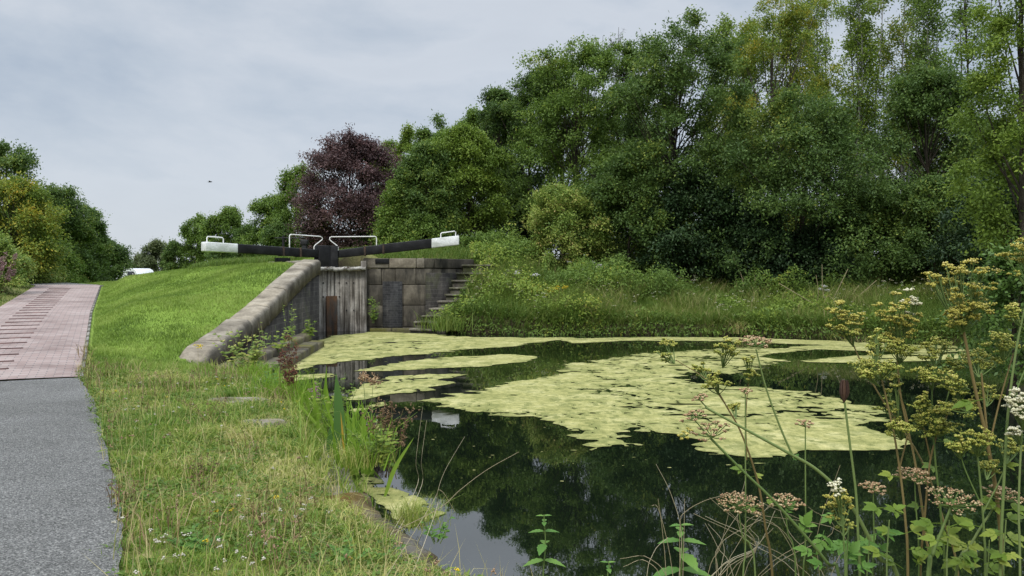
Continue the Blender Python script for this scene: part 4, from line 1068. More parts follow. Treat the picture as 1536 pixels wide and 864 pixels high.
def verge_mask(x, y):
    S, T = path_st(x, y)
    return (T > -.03+.12*fbm(x*2.2,y*2.2,14)) & off_wall(x, y) & (water_dist(x,y) > np.where(y < 6.3, .27, .04)+.2*fbm(x*2,y*2,15)) & ~lawn_mask(x, y) & (x < 2) & (y < 15) & (x > -9)
P0 = scatter(27000, -8.5, 1.2, 2.6, 15, verge_mask, 1.35, 4)
nt0 = len(P0); dry = fbm(P0[:,0]*1.1, P0[:,1]*1.1, 16)
per = 13
big = np.clip(fbm(P0[:,0]*1.6, P0[:,1]*1.6, 17)*1.2+.5+rng.normal(size=nt0)*.22, .12, 1.3)
tt0 = np.clip(.30+.62*dry+rng.normal(size=nt0)*.20, 0, 1)
azm = rng.uniform(0, 6.28, (nt0, per)); rad_ = rng.uniform(.005, .05, (nt0, per))*(.5+big[:,None])
P = np.repeat(P0, per, axis=0); P[:,0] += (np.cos(azm)*rad_).ravel(); P[:,1] += (np.sin(azm)*rad_).ravel()
azm = azm.ravel()+rng.normal(size=len(P))*.6; bg = np.repeat(big, per)
keep_ = verge_mask(P[:,0], P[:,1]) | (rng.random(len(P)) < .35); P = P[keep_]; azm = azm[keep_]; bg = bg[keep_]; n = len(P)
tn = np.clip(np.repeat(tt0, per)[keep_]+rng.normal(size=n)*.13, 0, 1)
near = np.clip((P[:,1]-3)/9, 0, 1)
S_, T_ = path_st(P[:,0], P[:,1])
Hh = (.03+.125*bg*rng.uniform(.4,1.1,n))*np.clip(.55+T_/.7, .5, 1)
mb = MB(); mb.blades(P, Hh, (.0048+.006*near)*rng.uniform(.5,1.6,n), azm, rng.uniform(.4,1.7,n), tn)
# taller dry stalks
k = rng.random(n) < .022; Q = P[k]; n2 = len(Q)
mb.blades(Q, rng.uniform(.15,.36,n2), .0045+0*Q[:,0], rng.uniform(0,6.28,n2), rng.uniform(.1,.7,n2), rng.uniform(.7,1,n2))
o = mb.build('verge_grass', G_ROUGH); o['kind'] = 'stuff'; print('verge', n)
# low broad leaves in the verge (clover, plantain)
P = scatter(75000, -7.5, 1.2, 2.6, 13, lambda x, y: verge_mask(x, y) & (fbm(x*1.5, y*1.5, 18) > -.05), 1.5, 5); n = len(P)
mb = MB(); D = rng.normal(size=(n,3)); D[:,2] = np.abs(D[:,2])*.3+.1
P[:,2] += rng.uniform(.01,.07,n)
mb.leaves(P, D, rng.normal(size=(n,3))*.3+np.array([0,0,1.]), rng.gamma(4,.0085,n)+.01, rng.uniform(.014,.028,n), np.clip(.5+rng.normal(size=n)*.2,0,1), fold=.12)
o = mb.build('verge_clover_leaves', LEAFLET); o['kind'] = 'stuff'
# flowers in the verge
def flowers(name, cnt, sd, c, rad, hmin, hmax, mask, box, clump=3.0):
    m = rockmat(name+'_petal', tuple(.8*q for q in c), c, tuple(min(1,1.1*q) for q in c), 30, .8, .2)
    g = np.random.default_rng(sd)
    P = scatter(cnt*30, *box, mask, 1.3, sd); w_ = fbm(P[:,0]*clump*.4, P[:,1]*clump*.4, sd+3); P = P[w_ > .12][:cnt]
    mb = MB(); z = g.uniform(hmin, hmax, len(P))
    C = []; rr = []
    for p, h in zip(P, z):
        for j in range(7):
            C.append(p+np.array([g.normal()*rad*.55, g.normal()*rad*.55, h+g.normal()*rad*.35])); rr.append(rad*g.uniform(.3,.6))
    mb.octas(C, rr, .5, .8)
    o = mb.build(name, m); o['kind'] = 'stuff'
flowers('clover_flowers', 110, 6, (.50,.47,.38), .014, .05, .13, verge_mask, (-6.5,1.2,3.0,12))
flowers('yellow_verge_flowers', 26, 9, (.62,.46,.03), .014, .05, .14, verge_mask, (-6.5,1.2,3.0,12))
flowers('faded_brown_flowers', 60, 10, (.30,.20,.12), .015, .08, .22, verge_mask, (-6.5,1.2,3.0,12))
# dead stalk litter along the bank edge
P = scatter(26000, -6, 1.2, 3.5, 14, lambda x, y: (water_dist(x,y) > .08) & (water_dist(x,y) < .9) & off_wall(x,y) & (fbm(x*1.3,y*1.3,19) > -.1), 1.2, 6); n = len(P); P[:,2] += .02
mb = MB(); mb.blades(P, rng.uniform(.05,.15,n), .005+0*P[:,0], rng.uniform(0,6.28,n), rng.uniform(.8,2.2,n), np.clip(rng.uniform(.55,1.0,n),0,1))
o = mb.build('dead_bank_grass', G_ROUGH); o['kind'] = 'stuff'
# far bank: tall grass and herbs
def bank_mask(x, y): 
    d = water_dist(x, y)
    return (d > .03) & (d < 8) & (y > 22.5) & ~((x < -1.7) & (y > 28.3)) & (y < 31.5+.9*np.clip(3-x,0,3))
P = scatter(150000, -2.6, 16, 22.4, 34, bank_mask, 1.0, 7); n = len(P)
wd_ = water_dist(P[:,0],P[:,1]); P = P[wd_ > .2]; n = len(P); edge_ = np.clip(1-water_dist(P[:,0],P[:,1])/1.0, 0, 1)
pat = fbm(P[:,0]*.5, P[:,1]*.5, 20)
Hh = (rng.uniform(.28,.75,n))*(1+.7*pat)*np.where(P[:,0] > 4.2, .72, 1.0)
Hh *= np.where((P[:,0] < -.9), .62, 1.0)
tn = np.clip(.44+.5*fbm(P[:,0]*.7,P[:,1]*.7,21)+rng.normal(size=n)*.17+.12*edge_*(rng.random(n) < .3)-.1*edge_,0,1)
mb = MB(); mb.blades(P, Hh, .017*rng.uniform(.6,1.4,n), np.where(rng.random(n) < .4*edge_+.1, -1.57+rng.normal(size=n)*.8, rng.uniform(0,6.28,n)), rng.uniform(.2,.9,n)+edge_*.6, tn)
o = mb.build('far_bank_grass', G_BANK); o['kind'] = 'stuff'; print('bank', n)
P = scatter(120000, -2.9, 16, 22.4, 33, lambda x, y: bank_mask(x, y) & (fbm(x*.75, y*.75, 22) > -.06), 1.0, 8); n = len(P)
P[:,2] += rng.uniform(.05,1.0,n)*np.clip(.62+1.0*fbm(P[:,0]*.8,P[:,1]*.8,23),.15,1.3)*np.where(P[:,0] > 5, .6, 1)*np.where(P[:,0] < -.8, .7, 1)
D = rng.normal(size=(n,3)); D[:,2] -= .2
mb = MB(); mb.leaves(P, D, rng.normal(size=(n,3))*.5+np.array([0,-.7,.8]), rng.uniform(.07,.14,n), rng.uniform(.04,.07,n), np.clip(.5+.5*fbm(P[:,0]*.9,P[:,1]*.9,24)+rng.normal(size=n)*.18,0,1))
o = mb.build('far_bank_herbs', L_LIGHT); o['kind'] = 'stuff'
# right and left margins: rough growth round the shrub and beside the lane
P = scatter(60000, 8, 18, 9, 24, lambda x, y: (water_dist(x,y) > .05) & (water_dist(x,y) < 3.5), 1.0, 9); n = len(P)
mb = MB(); mb.blades(P, rng.uniform(.35,.8,n), .015*rng.uniform(.6,1.4,n), rng.uniform(0,6.28,n), rng.uniform(.2,1.0,n), np.clip(rng.normal(.42,.2,n),0,1))
o = mb.build('right_bank_grass', G_BANK); o['kind'] = 'stuff'
P = scatter(90000, -32, -7, 11, 45, lambda x, y: (lambda S, T: (T < -PW-.05) & (T > -PW-4.0))(*path_st(x, y)), 1.0, 10); n = len(P)
S_, T_ = path_st(P[:,0], P[:,1])
mb = MB(); mb.blades(P, rng.uniform(.12,.45,n)*np.clip((-PW-T_)/1.0,.3,1.6), .015*rng.uniform(.6,1.4,n), rng.uniform(0,6.28,n), rng.uniform(.3,1.1,n), np.clip(.4+.4*fbm(P[:,0]*.6,P[:,1]*.6,25)+rng.normal(size=n)*.16,0,1))
o = mb.build('lane_bank_grass', G_BANK); o['kind'] = 'stuff'

P = scatter(46000, -12, -1.2, 28.4, 36, lambda x, y: ~((x > -5.6) & (x < -1.6) & (y < 29.9-.0*x)) & ~((x > -9.2) & (x < -4.6) & (y < 31.5) & (water_dist(x,y) < .8)), 1.0, 19); n = len(P)
mb = MB(); mb.blades(P, rng.uniform(.10,.38,n), .017*rng.uniform(.6,1.4,n), rng.uniform(0,6.28,n), rng.uniform(.3,1.1,n), np.clip(rng.normal(.4,.2,n),0,1))
o = mb.build('lockside_grass', G_BANK); o['kind'] = 'stuff'

# growth that hangs over the water's edge on both banks
P = scatter(60000, -3.0, 16, 21, 29.5, lambda x, y: (water_dist(x,y) > -.06) & (water_dist(x,y) < .55) & ~((x < -1.9) & (y > 27.9)), 1.0, 29); n = len(P)
P[:,2] = np.maximum(P[:,2], .02)+rng.uniform(0,.48,n)*np.clip(.75+.9*fbm(P[:,0]*.8,P[:,1]*.8,27),.2,1.4)
D = rng.normal(size=(n,3)); D[:,1] -= .6; D[:,2] -= .5
mb = MB(); mb.leaves(P, D, rng.normal(size=(n,3))*.5+np.array([0,-.8,.7]), rng.uniform(.07,.17,n), rng.uniform(.02,.07,n), np.clip(.32+.5*fbm(P[:,0]*.9,P[:,1]*.9,28)+rng.normal(size=n)*.18,0,1))
o = mb.build('waterside_herbs', L_MID); o['kind'] = 'stuff'
P = scatter(30000, -3.0, 16, 21, 29.5, lambda x, y: (water_dist(x,y) > .12) & (water_dist(x,y) < .8) & ~((x < -1.9) & (y > 27.9)), 1.0, 39); n = len(P)
mb = MB(); mb.blades(P, rng.uniform(.25,.6,n), .02*rng.uniform(.5,1.3,n), -1.57+rng.normal(size=n)*.7, rng.uniform(.9,1.9,n), np.clip(rng.normal(.42,.25,n)+.25*(fbm(P[:,0]*.7,P[:,1]*.7,43)),0,1))
o = mb.build('overhanging_grass', G_BANK); o['kind'] = 'stuff'
P = scatter(40000, -6, .8, 6.2, 14, lambda x, y: (water_dist(x,y) > -.10) & (water_dist(x,y) < .40) & off_wall(x, y-0*y) | ((water_dist(x,y) > -.10) & (water_dist(x,y) <= .16) & (y < 13.6)), 1.0, 49); n = len(P); P[:,2] = np.maximum(P[:,2], .08)
mb = MB(); mb.blades(P, rng.gamma(4,.055,n)*np.clip(.9+.8*fbm(P[:,0]*1.2,P[:,1]*1.2,51),.3,1.6), .008*rng.uniform(.6,1.5,n), rng.uniform(0,6.28,n), rng.uniform(.2,1.3,n), np.clip(rng.normal(.40,.2,n)+.4*fbm(P[:,0],P[:,1],52),0,1))
o = mb.build('bank_edge_grass', G_ROUGH); o['kind'] = 'stuff'

# tall weeds where the far bank meets the wood
P = scatter(110000, -1.5, 17, 28.5, 33, lambda x, y: (fbm(x*.6, y*.6, 71) > -.18) & ((x > 1.2) | (y > 30.8)), 1.0, 59); n = len(P)
P[:,2] += rng.uniform(.05,1.25,n)*np.clip(.55+1.3*fbm(P[:,0]*.7,P[:,1]*.5,72),.12,1.4)
D = rng.normal(size=(n,3)); D[:,2] -= .3
mb = MB(); mb.leaves(P, D, rng.normal(size=(n,3))*.5+np.array([0,-.6,.9]), rng.uniform(.07,.16,n), rng.uniform(.03,.07,n), np.clip(.45+.6*fbm(P[:,0]*.8,P[:,1]*.8,73)+rng.normal(size=n)*.16,0,1))
o = mb.build('wood_edge_nettles', L_MID); o['kind'] = 'stuff'

BROWN_G = leafmat('brown_dead_stalk', [(0,(0.11,0.07,0.035)),(.5,(0.22,0.15,0.075)),(1,(0.36,0.28,0.15))], .1)
P = scatter(26000, -8.5, 1.2, 2.8, 14.5, lambda x, y: verge_mask(x, y) & (fbm(x*1.3, y*1.3, 81) > .16), 1.3, 69)[:800]; n = len(P)
mb = MB(); mb.blades(P, rng.uniform(.10,.34,n), .0042+.0004*P[:,1], rng.uniform(0,6.28,n), rng.uniform(.1,.8,n), rng.uniform(0,1,n))
C = P[::3]; C = C+np.stack([rng.normal(size=len(C))*.03, rng.normal(size=len(C))*.03, rng.uniform(.09,.24,len(C))],1)
mb.octas(np.repeat(C,4,axis=0)+rng.normal(size=(len(C)*4,3))*.010, rng.uniform(.003,.007,len(C)*4), rng.uniform(0,1,len(C)*4), 1.3)
o = mb.build('dead_verge_stalks', BROWN_G); o['kind'] = 'stuff'

P = scatter(60000, -2.0, 16, 22.6, 31.5, lambda x, y: bank_mask(x, y) & (fbm(x*.9, y*.9, 91) > .05), 1.0, 79); n = len(P)
P = P[:9000]; n = len(P)
mb = MB(); mb.blades(P, rng.uniform(.45,1.0,n)*np.where(P[:,0] < .5, .75, 1), .014*rng.uniform(.6,1.3,n), rng.uniform(0,6.28,n), rng.uniform(.2,1.0,n), np.clip(rng.normal(.72,.2,n),0,1))
o = mb.build('tall_pale_bank_grass', G_BANK); o['kind'] = 'stuff'
P = scatter(30000, -1.5, 15, 24, 31, lambda x, y: bank_mask(x, y) & (fbm(x*1.1, y*1.1, 92) > .22), 1.0, 89)[:240]; n = len(P)
P[:,2] += rng.uniform(.4,.85,n); mb = MB()
mb.octas(np.repeat(P,5,axis=0)+rng.normal(size=(n*5,3))*np.array([.03,.03,.012]), rng.uniform(.008,.018,n*5), rng.uniform(0,1,n*5), .7)
o = mb.build('small_pale_bank_flowers', leafmat('pale_bank_petal', [(0,(0.42,0.42,0.30)),(.6,(0.60,0.58,0.45)),(1,(0.66,0.58,0.25))], .2)); o['kind'] = 'stuff'
# ------------------------------------------------------------------ individual plants
STEM_G = leafmat('green_stem', [(0,(0.07,0.12,0.03)),(.5,(0.13,0.19,0.055)),(1,(0.22,0.26,0.10))], .1)
STEM_B = leafmat('reddish_brown_stem', [(0,(0.11,0.08,0.03)),(.5,(0.19,0.14,0.055)),(1,(0.28,0.225,0.10))], .1)
STEM_D = leafmat('dry_straw_stem', [(0,(0.22,0.17,0.09)),(.5,(0.36,0.30,0.18)),(1,(0.52,0.46,0.32))], .2)
SEED_Y = leafmat('meadowsweet_seed', [(0,(0.17,0.20,0.035)),(.45,(0.32,0.35,0.065)),(.8,(0.50,0.46,0.11)),(1,(0.66,0.58,0.20))], .2)
SEED_O = leafmat('ochre_meadowsweet_seed', [(0,(0.22,0.215,0.04)),(.45,(0.40,0.37,0.07)),(.8,(0.58,0.49,0.12)),(1,(0.72,0.62,0.25))], .2)
SEED_C = leafmat('cream_blossom', [(0,(0.42,0.40,0.22)),(.5,(0.60,0.57,0.38)),(1,(0.74,0.72,0.56))], .15)
SEED_P = leafmat('pinkish_brown_seed', [(0,(0.17,0.10,0.05)),(.5,(0.36,0.225,0.12)),(.85,(0.50,0.36,0.20)),(1,(0.56,0.46,0.26))], .1)
LEAF_Y = leafmat('yellow_green_leaf', [(0,(0.075,0.14,0.02)),(.5,(0.15,0.23,0.03)),(1,(0.28,0.32,0.055))], .4)
LEAF_G = leafmat('fresh_green_leaf', [(0,(0.05,0.13,0.022)),(.5,(0.09,0.20,0.035)),(1,(0.16,0.28,0.05))], .35)
pr = np.random.default_rng(99)
def spline(pts, n=8):
    P = np.array([tuple(p) for p in pts], float)
    if len(P) < 3: 
        t = np.linspace(0,1,n)[:,None]; return P[0]*(1-t)+P[-1]*t
    Q = np.vstack([2*P[0]-P[1], P, 2*P[-1]-P[-2]]); out = []
    for i in range(1, len(Q)-2):
        for t in np.linspace(0, 1, n, endpoint=(i == len(Q)-3)):
            a, b, c, d = Q[i-1], Q[i], Q[i+1], Q[i+2]
            out.append(.5*((2*b)+(-a+c)*t+(2*a-5*b+4*c-d)*t*t+(-a+3*b-3*c+d)*t**3))
    return np.array(out)
def ground_ext(pts, Y):
    """stem points (pixels from the foot up); adds the hidden foot that stands on the bank"""
    P = [np.array(at(px, py, Y+dy)) for px, py, dy in [(p[0], p[1], p[2] if len(p) > 2 else 0) for p in pts]]
    d = P[0]-P[1] if len(P) > 1 else np.array([0,0,-1.])
    z = gz1(P[0][0], P[0][1])
    if P[0][2] > z+.03:
        k = (P[0][2]-z)/max(.3, abs(d[2])/np.linalg.norm(d)); 
        f = P[0]+np.array([d[0],d[1],0])/(abs(d[2])+1e-6)*.25*(P[0][2]-z); f[1] = max(f[1], 1.0)
        zz = gz1(f[0], f[1]); 
        if zz < .05: f[1] = min(f[1], 3.0); zz = max(gz1(f[0], f[1]), -.3)
        f[2] = zz-.02; P.insert(0, f)
    return P
def umbel(root, c, up, rad, nr=15, flat=.55, seedmat=None, raymat=None, sr=.0035, k=11):
    """umbel: rays from c to clusters of small seeds"""
    up = unit(up); a = unit(np.cross(up, [.3,.9,.1])); b = np.cross(up, a)
    mr_ = MB(); ms = MB()
    for i in range(nr):
        th = i*2.399; q = math.sqrt((i+.5)/nr); 
        e = c+up*rad*flat*(1-.45*q*q)*pr.uniform(.9,1.1)+(a*math.cos(th)+b*math.sin(th))*rad*q
        mr_.tube(spline([c, c*.5+e*.5-up*rad*.04*q+(e-c)*.05, e], 3), [.0016]*3+[.0012]*2 if False else .0014, 4, tint=.5, cap=False)
        C = e+pr.normal(size=(k,3))*np.array([1,1,.45])*rad*.085
        ms.octas(C, pr.uniform(.6,1.2,k)*sr, pr.uniform(.2,1,k), .7)
        for j in range(5): mr_.tube([e-up*rad*.10, C[j]], .0008, 3, cap=False)
    r_ = mr_.build('umbel_rays', raymat or STEM_G, root); ms.build('seeds', seedmat or SEED_P, r_)
def plume(root, c, base, rx, rz, seedmat, dens=1.0, raymat=None, sr=.0032):
    """meadowsweet head: branchlets that carry separate flat lumps of seeds"""
    mr_ = MB(); ms = MB(); nb = int(9*dens)+5
    c = np.asarray(c); base = np.asarray(base); L = []; tries = 0
    while len(L) < nb and tries < 400:
        tries += 1
        d = pr.normal(size=3); d /= np.linalg.norm(d)
        e = c+d*np.array([rx,rx*.8,rz])*pr.uniform(.3,1.12)
        if all(np.linalg.norm((e-q)/np.array([rx,rx,rz*.8])) > .42 for q in L): L.append(e)
    for e in L:
        md = base*.5+e*.5+np.array([0,0,-.12*rz])
        mr_.tube(spline([base, md, e], 3), .0014, 4, tint=.5, cap=False)
        lr = rx*pr.uniform(.16,.30)
        for j in range(4):
            q = e+pr.normal(size=3)*np.array([lr,lr,lr*.45])*.8
            mr_.tube([md+(e-md)*pr.uniform(.4,.9), q], .0009, 3, cap=False)
            k = int(7+9*dens*lr/.012)
            C = q+pr.normal(size=(k,3))*np.array([lr,lr,lr*.38])*.42
            ms.octas(C, pr.uniform(.55,1.2,k)*sr, np.clip(pr.normal(.45,.22,k)+.18*(C[:,2]-c[2])/rz,0,1), .8)
    r_ = mr_.build('flower_stalks', raymat or STEM_G, root); ms.build('seed_heads', seedmat, r_)
def leafblade(mb, p, d, nrm, L, W, tint=.5, teeth=5, cup=.12):
    """toothed leaf with a folded midrib"""
    d = unit(d); s = unit(np.cross(d, nrm)); n = np.cross(s, d)
    V = [p]; m_ = teeth*2
    cen = [p+d*L*i/m_-n*L*.16*(i/m_)**2 for i in range(m_+1)]
    def wd(i): 
        t = i/m_; w_ = math.sin(math.pi*min(1, t**.75))*W/2
        return w_*(1.0 if i % 2 else .80)
    V = cen+[cen[i]+s*wd(i)+n*wd(i)*cup*2 for i in range(m_+1)]+[cen[i]-s*wd(i)+n*wd(i)*cup*2 for i in range(m_+1)]
    q = []
    k = m_+1
    for i in range(m_): q += [(i, i+1, k+i+1, k+i), (i+1, i, 2*k+i, 2*k+i+1)]
    mb.add(V, q=q, tint=tint)
def leafset(root, items, Y, mat, name='leaf', pinn=3):
    """items: (px, py, length px, angle deg in picture [0 = right], ...) compound leaves of toothed leaflets"""
    for (px, py, lp, an) in items:
        L = lp*pr.uniform(.42,.68)*Y/F; p = np.array(at(px, py, Y+pr.uniform(-.08,.08)))
        d = unit(np.array([math.cos(R(an)), pr.uniform(-.5,.3), math.sin(R(an))*.8])); nrm = np.array([pr.normal()*.3,-.45,.9])
        mb = MB(); s = unit(np.cross(d, nrm)); t = pr.uniform(.2,.9)
        leafblade(mb, p+d*L*.35, d, nrm, L*.7, L*.42, t)
        for sd in (-1, 1):
            if pinn >= 3: leafblade(mb, p+d*L*.35, d*.55+s*sd*.8, nrm, L*.5, L*.30, t+.08)
            if pinn >= 5: leafblade(mb, p+d*L*.1, d*.5+s*sd*.8, nrm, L*.38, L*.22, t)
        mb.tube([p-d*L*.15, p+d*L*.4], L*.018, 4, tint=.5)
        mb.build(name, mat, root)
def plant(name, label, cat, Y, stems, plumes=(), umbels=(), leaves=(), stemmat=None, seedmat=None, leafmat_=None, group=None, branches=(), pinn=3):
    st = [ground_ext(p, Y) if g_ else [np.array(at(q[0], q[1], Y+(q[2] if len(q) > 2 else 0))) for q in p] for (p, r0, r1, g_) in stems]
    root = thing(name, label, cat, tuple(st[0][0]), group)
    for P, (p, r0, r1, g_) in zip(st, stems):
        S = spline(P, 6); mb = MB(); mb.tube(S, np.linspace(r0*.75, r1*.75, len(S)), 8, tint=pr.uniform(.3,.8)); mb.build('stem', stemmat or STEM_G, root, smooth=True)
    for (px, py, bx, by, rx, rz, sm, dn) in plumes:
        k = Y/F; dy = pr.uniform(-.05,.05)
        plume(root, at(px, py, Y+dy), at(bx, by, Y), rx*k, rz*k, sm, dn)
    for (px, py, rad, tx, sm, nr) in umbels:
        umbel(root, np.array(at(px, py, Y)), (tx, -.22, 1), rad*Y/F, nr, seedmat=sm)
    if leaves: leafset(root, leaves, Y, leafmat_ or LEAF_Y, pinn=pinn)
    return root
MG = 'meadowsweet plants in the right foreground'; HG = 'hogweed plants in the right foreground'
Yf = 2.0
plant('meadowsweet', 'tallest meadowsweet with red-brown stem and ochre plume near the right edge', 'plant', 2.0,
    [([(1503,880),(1497,760),(1480,660),(1462,580),(1448,510),(1443,480)], .0085,.004, True), ([(1482,668),(1476,600),(1472,560)], .0042,.003, False), ([(1484,668),(1500,600),(1520,530)], .0035,.002, False)],
    plumes=[(1425,432,1443,492,24,38,SEED_O,1.0),(1462,432,1444,492,28,36,SEED_O,1.2),(1448,470,1443,500,30,20,SEED_O,.9),(1402,420,1425,470,12,18,SEED_O,.5),(1505,512,1505,545,22,22,SEED_Y,.7),(1475,540,1468,566,26,18,SEED_Y,.8),(1428,572,1455,585,24,16,SEED_Y,.6),(1446,610,1462,620,26,14,SEED_Y,.6),(1482,590,1480,610,24,16,SEED_Y,.6)],
    leaves=[(1470,600,60,200),(1498,755,62,160),(1500,700,50,20),(1508,765,60,10)], stemmat=STEM_B, group=MG, leafmat_=LEAF_Y)
plant('meadowsweet', 'meadowsweet at the very edge with a yellow top and a long leaning stem', 'plant', 1.9,
    [([(1500,880),(1505,740),(1512,620),(1525,520),(1541,445)], .0055,.003, True), ([(1512,620),(1535,560),(1556,520)], .003,.002, False)],
    plumes=[(1538,375,1546,435,28,36,SEED_O,1.2),(1520,470,1532,490,18,16,SEED_Y,.5)], leaves=[(1505,800,50,190),(1508,830,50,350)], group=MG)
plant('meadowsweet', 'meadowsweet with a cream tipped plume left of the tallest ochre one', 'plant', 2.15,
    [([(1395,880),(1388,800),(1372,690),(1352,600),(1345,530)], .0055,.003, True)],
    plumes=[(1352,478,1352,530,26,40,SEED_O,1.1),(1334,470,1350,530,16,26,SEED_O,.8),(1366,458,1355,515,14,26,SEED_C,.35),(1352,520,1350,545,26,14,SEED_Y,.7),(1338,598,1348,625,16,34,SEED_Y,.8)],
    leaves=[(1385,760,52,175),(1392,820,55,30)], stemmat=STEM_B, group=MG)
plant('meadowsweet', 'meadowsweet leaning left with a loose yellow plume over the far water streak', 'plant', 2.2,
    [([(1440,890),(1415,780),(1382,690),(1330,610),(1295,550),(1277,510)], .0045,.0025, True)],
    plumes=[(1262,472,1275,506,20,26,SEED_O,.9),(1284,480,1278,506,14,22,SEED_O,.6),(1270,500,1280,520,20,8,SEED_Y,.3)], group=MG, stemmat=STEM_B)
plant('meadowsweet', 'green meadowsweet with three small heads on a brown stem over the algae edge', 'plant', 2.05,
    [([(1362,880),(1358,780),(1346,680),(1330,600),(1316,545)], .0055,.0026, True), ([(1350,700),(1362,640),(1348,585)], .003,.002, False)],
    plumes=[(1312,512,1316,550,18,18,SEED_Y,.8),(1316,548,1320,570,34,10,SEED_Y,.7),(1300,560,1320,580,16,9,SEED_Y,.4),(1345,640,1352,660,20,14,SEED_Y,.6)],
    leaves=[(1345,715,46,165),(1350,770,62,150),(1358,800,50,25),(1350,850,60,140)], stemmat=STEM_B, group=MG)
plant('meadowsweet', 'forked meadowsweet with green heads in front of the dark water', 'plant', 2.1,
    [([(1380,880),(1386,790),(1394,700),(1404,655)], .0045,.003, True), ([(1396,690),(1385,640),(1376,600)], .003,.002, False), ([(1404,655),(1425,615),(1440,600)], .003,.0018, False)],
    plumes=[(1402,628,1402,655,26,24,SEED_Y,1.1),(1385,600,1390,625,15,14,SEED_Y,.6),(1422,640,1408,655,16,10,SEED_Y,.5),(1440,586,1436,606,16,12,SEED_Y,.5),(1375,632,1385,648,14,10,SEED_Y,.5)],
    leaves=[(1408,662,38,5),(1400,790,66,170),(1400,815,60,20)], stemmat=STEM_B, group=MG)
plant('meadowsweet', 'pale yellow meadowsweet plume low down among lobed leaves', 'plant', 1.9,
    [([(1268,890),(1266,820),(1264,775)], .0035,.0025, True)],
    plumes=[(1258,752,1264,790,18,26,SEED_O,1.0),(1254,736,1262,770,12,12,SEED_C,.3),(1268,785,1265,805,11,14,SEED_Y,.5)], group=MG)
plant('meadowsweet', 'slim meadowsweet with yellow-green heads between the cream tipped one and the tallest', 'plant', 2.1,
    [([(1418,890),(1412,780),(1402,680),(1398,590),(1402,545)], .0048,.0026, True), ([(1401,640),(1420,600),(1428,560)], .0028,.0018, False)],
    plumes=[(1402,525,1402,552,22,26,SEED_Y,1.0),(1390,560,1399,585,20,12,SEED_Y,.6),(1428,545,1428,566,15,14,SEED_Y,.5),(1412,612,1402,632,18,12,SEED_Y,.5)], leaves=[(1405,700,46,170),(1410,760,50,20)], group=MG)
plant('meadowsweet', 'low bushy meadowsweet with yellow-green heads in the bottom right corner', 'plant', 1.95,
    [([(1478,890),(1476,800),(1470,720),(1466,680)], .0048,.0026, True), ([(1473,760),(1450,710),(1440,680)], .0028,.0018, False), ([(1474,770),(1500,720),(1510,690)], .0028,.0018, False)],
    plumes=[(1466,660,1466,685,20,22,SEED_Y,1.0),(1438,665,1440,688,18,16,SEED_Y,.7),(1512,672,1510,696,18,18,SEED_Y,.7),(1490,700,1480,720,16,10,SEED_Y,.5)], leaves=[(1470,790,56,170),(1480,800,56,10),(1475,840,60,150),(1482,845,60,30)], group=MG)
plant('meadowsweet', 'meadowsweet with creamy white flowers still open at the right edge', 'plant', 1.85,
    [([(1530,890),(1528,760),(1532,660),(1534,620)], .004,.0026, True)],
    plumes=[(1525,598,1533,625,15,13,SEED_C,.9),(1534,620,1534,645,15,12,SEED_C,.8),(1518,648,1532,668,16,8,SEED_C,.5)], group=MG)
plant('meadowsweet', 'brown stemmed meadowsweet with small green heads left of the diagonal stems', 'plant', 2.2,
    [([(1160,890),(1148,790),(1136,720),(1112,650),(1090,610),(1076,585)], .0055,.0024, True), ([(1120,690),(1119,620),(1124,560)], .0026,.0016, False), ([(1092,612),(1060,570),(1014,540)], .0024,.0016, False)],
    plumes=[(1090,522,1084,552,18,15,SEED_Y,.6),(1075,572,1078,592,20,12,SEED_Y,.6),(1052,553,1062,575,14,13,SEED_Y,.45),(1000,525,1012,545,16,14,SEED_Y,.45),(1124,540,1124,562,9,14,SEED_Y,.4),(1100,612,1104,628,14,8,SEED_Y,.4),(1128,562,1124,576,9,9,SEED_Y,.3)],
    leaves=[(1122,705,40,170),(1128,715,36,10),(1140,765,48,165),(1145,755,40,20)], stemmat=STEM_B, group=MG)
plant('hogweed', 'hogweed with a long green stem slanting from low right up to the left', 'plant', 2.1,
    [([(1352,890),(1318,835),(1276,757),(1228,707),(1180,678),(1120,645),(1058,611)], .0085,.0042, True), ([(1190,686),(1170,640),(1150,585),(1134,524)], .0042,.0026, False), ([(1062,613),(1050,600),(1046,592)], .0026,.002, False)],
    umbels=[(1134,520,24,.0,SEED_P,16),(1052,600,12,-.3,SEED_P,9)], leaves=[(1250,770,60,215),(1235,800,70,245),(1290,830,60,60),(1190,690,28,50),(1285,845,75,120)], group=HG, leafmat_=LEAF_G, pinn=5)
plant('hogweed', 'hogweed slanting below the longer one with a spent pinkish brown head', 'plant', 2.05,
    [([(1262,890),(1240,843),(1165,756),(1120,712),(1080,672),(1066,658)], .0065,.0034, True), ([(1085,676),(1060,650),(1040,628)], .0028,.002, False)],
    umbels=[(1068,656,30,-.3,SEED_P,15),(1042,630,20,-.4,SEED_P,10),(1030,655,14,-.9,SEED_O,8)], leaves=[(1205,800,64,80),(1220,830,64,160),(1180,770,50,60)], group=HG, leafmat_=LEAF_G, pinn=5)
BUDM = leafmat('dark_bud', [(0,(0.05,0.028,0.022)),(.35,(0.13,0.075,0.05)),(1,(0.2,0.13,0.08))], .1)
hb = plant('hogweed', 'upright green hogweed stalk with a closed dark red-brown bud head', 'plant', 2.05,
    [([(1290,890),(1287,800),(1284,740),(1274,660),(1267,604)], .0052,.004, True)], group=HG)
mb = MB(); c0 = np.array(at(1266,604,2.05))
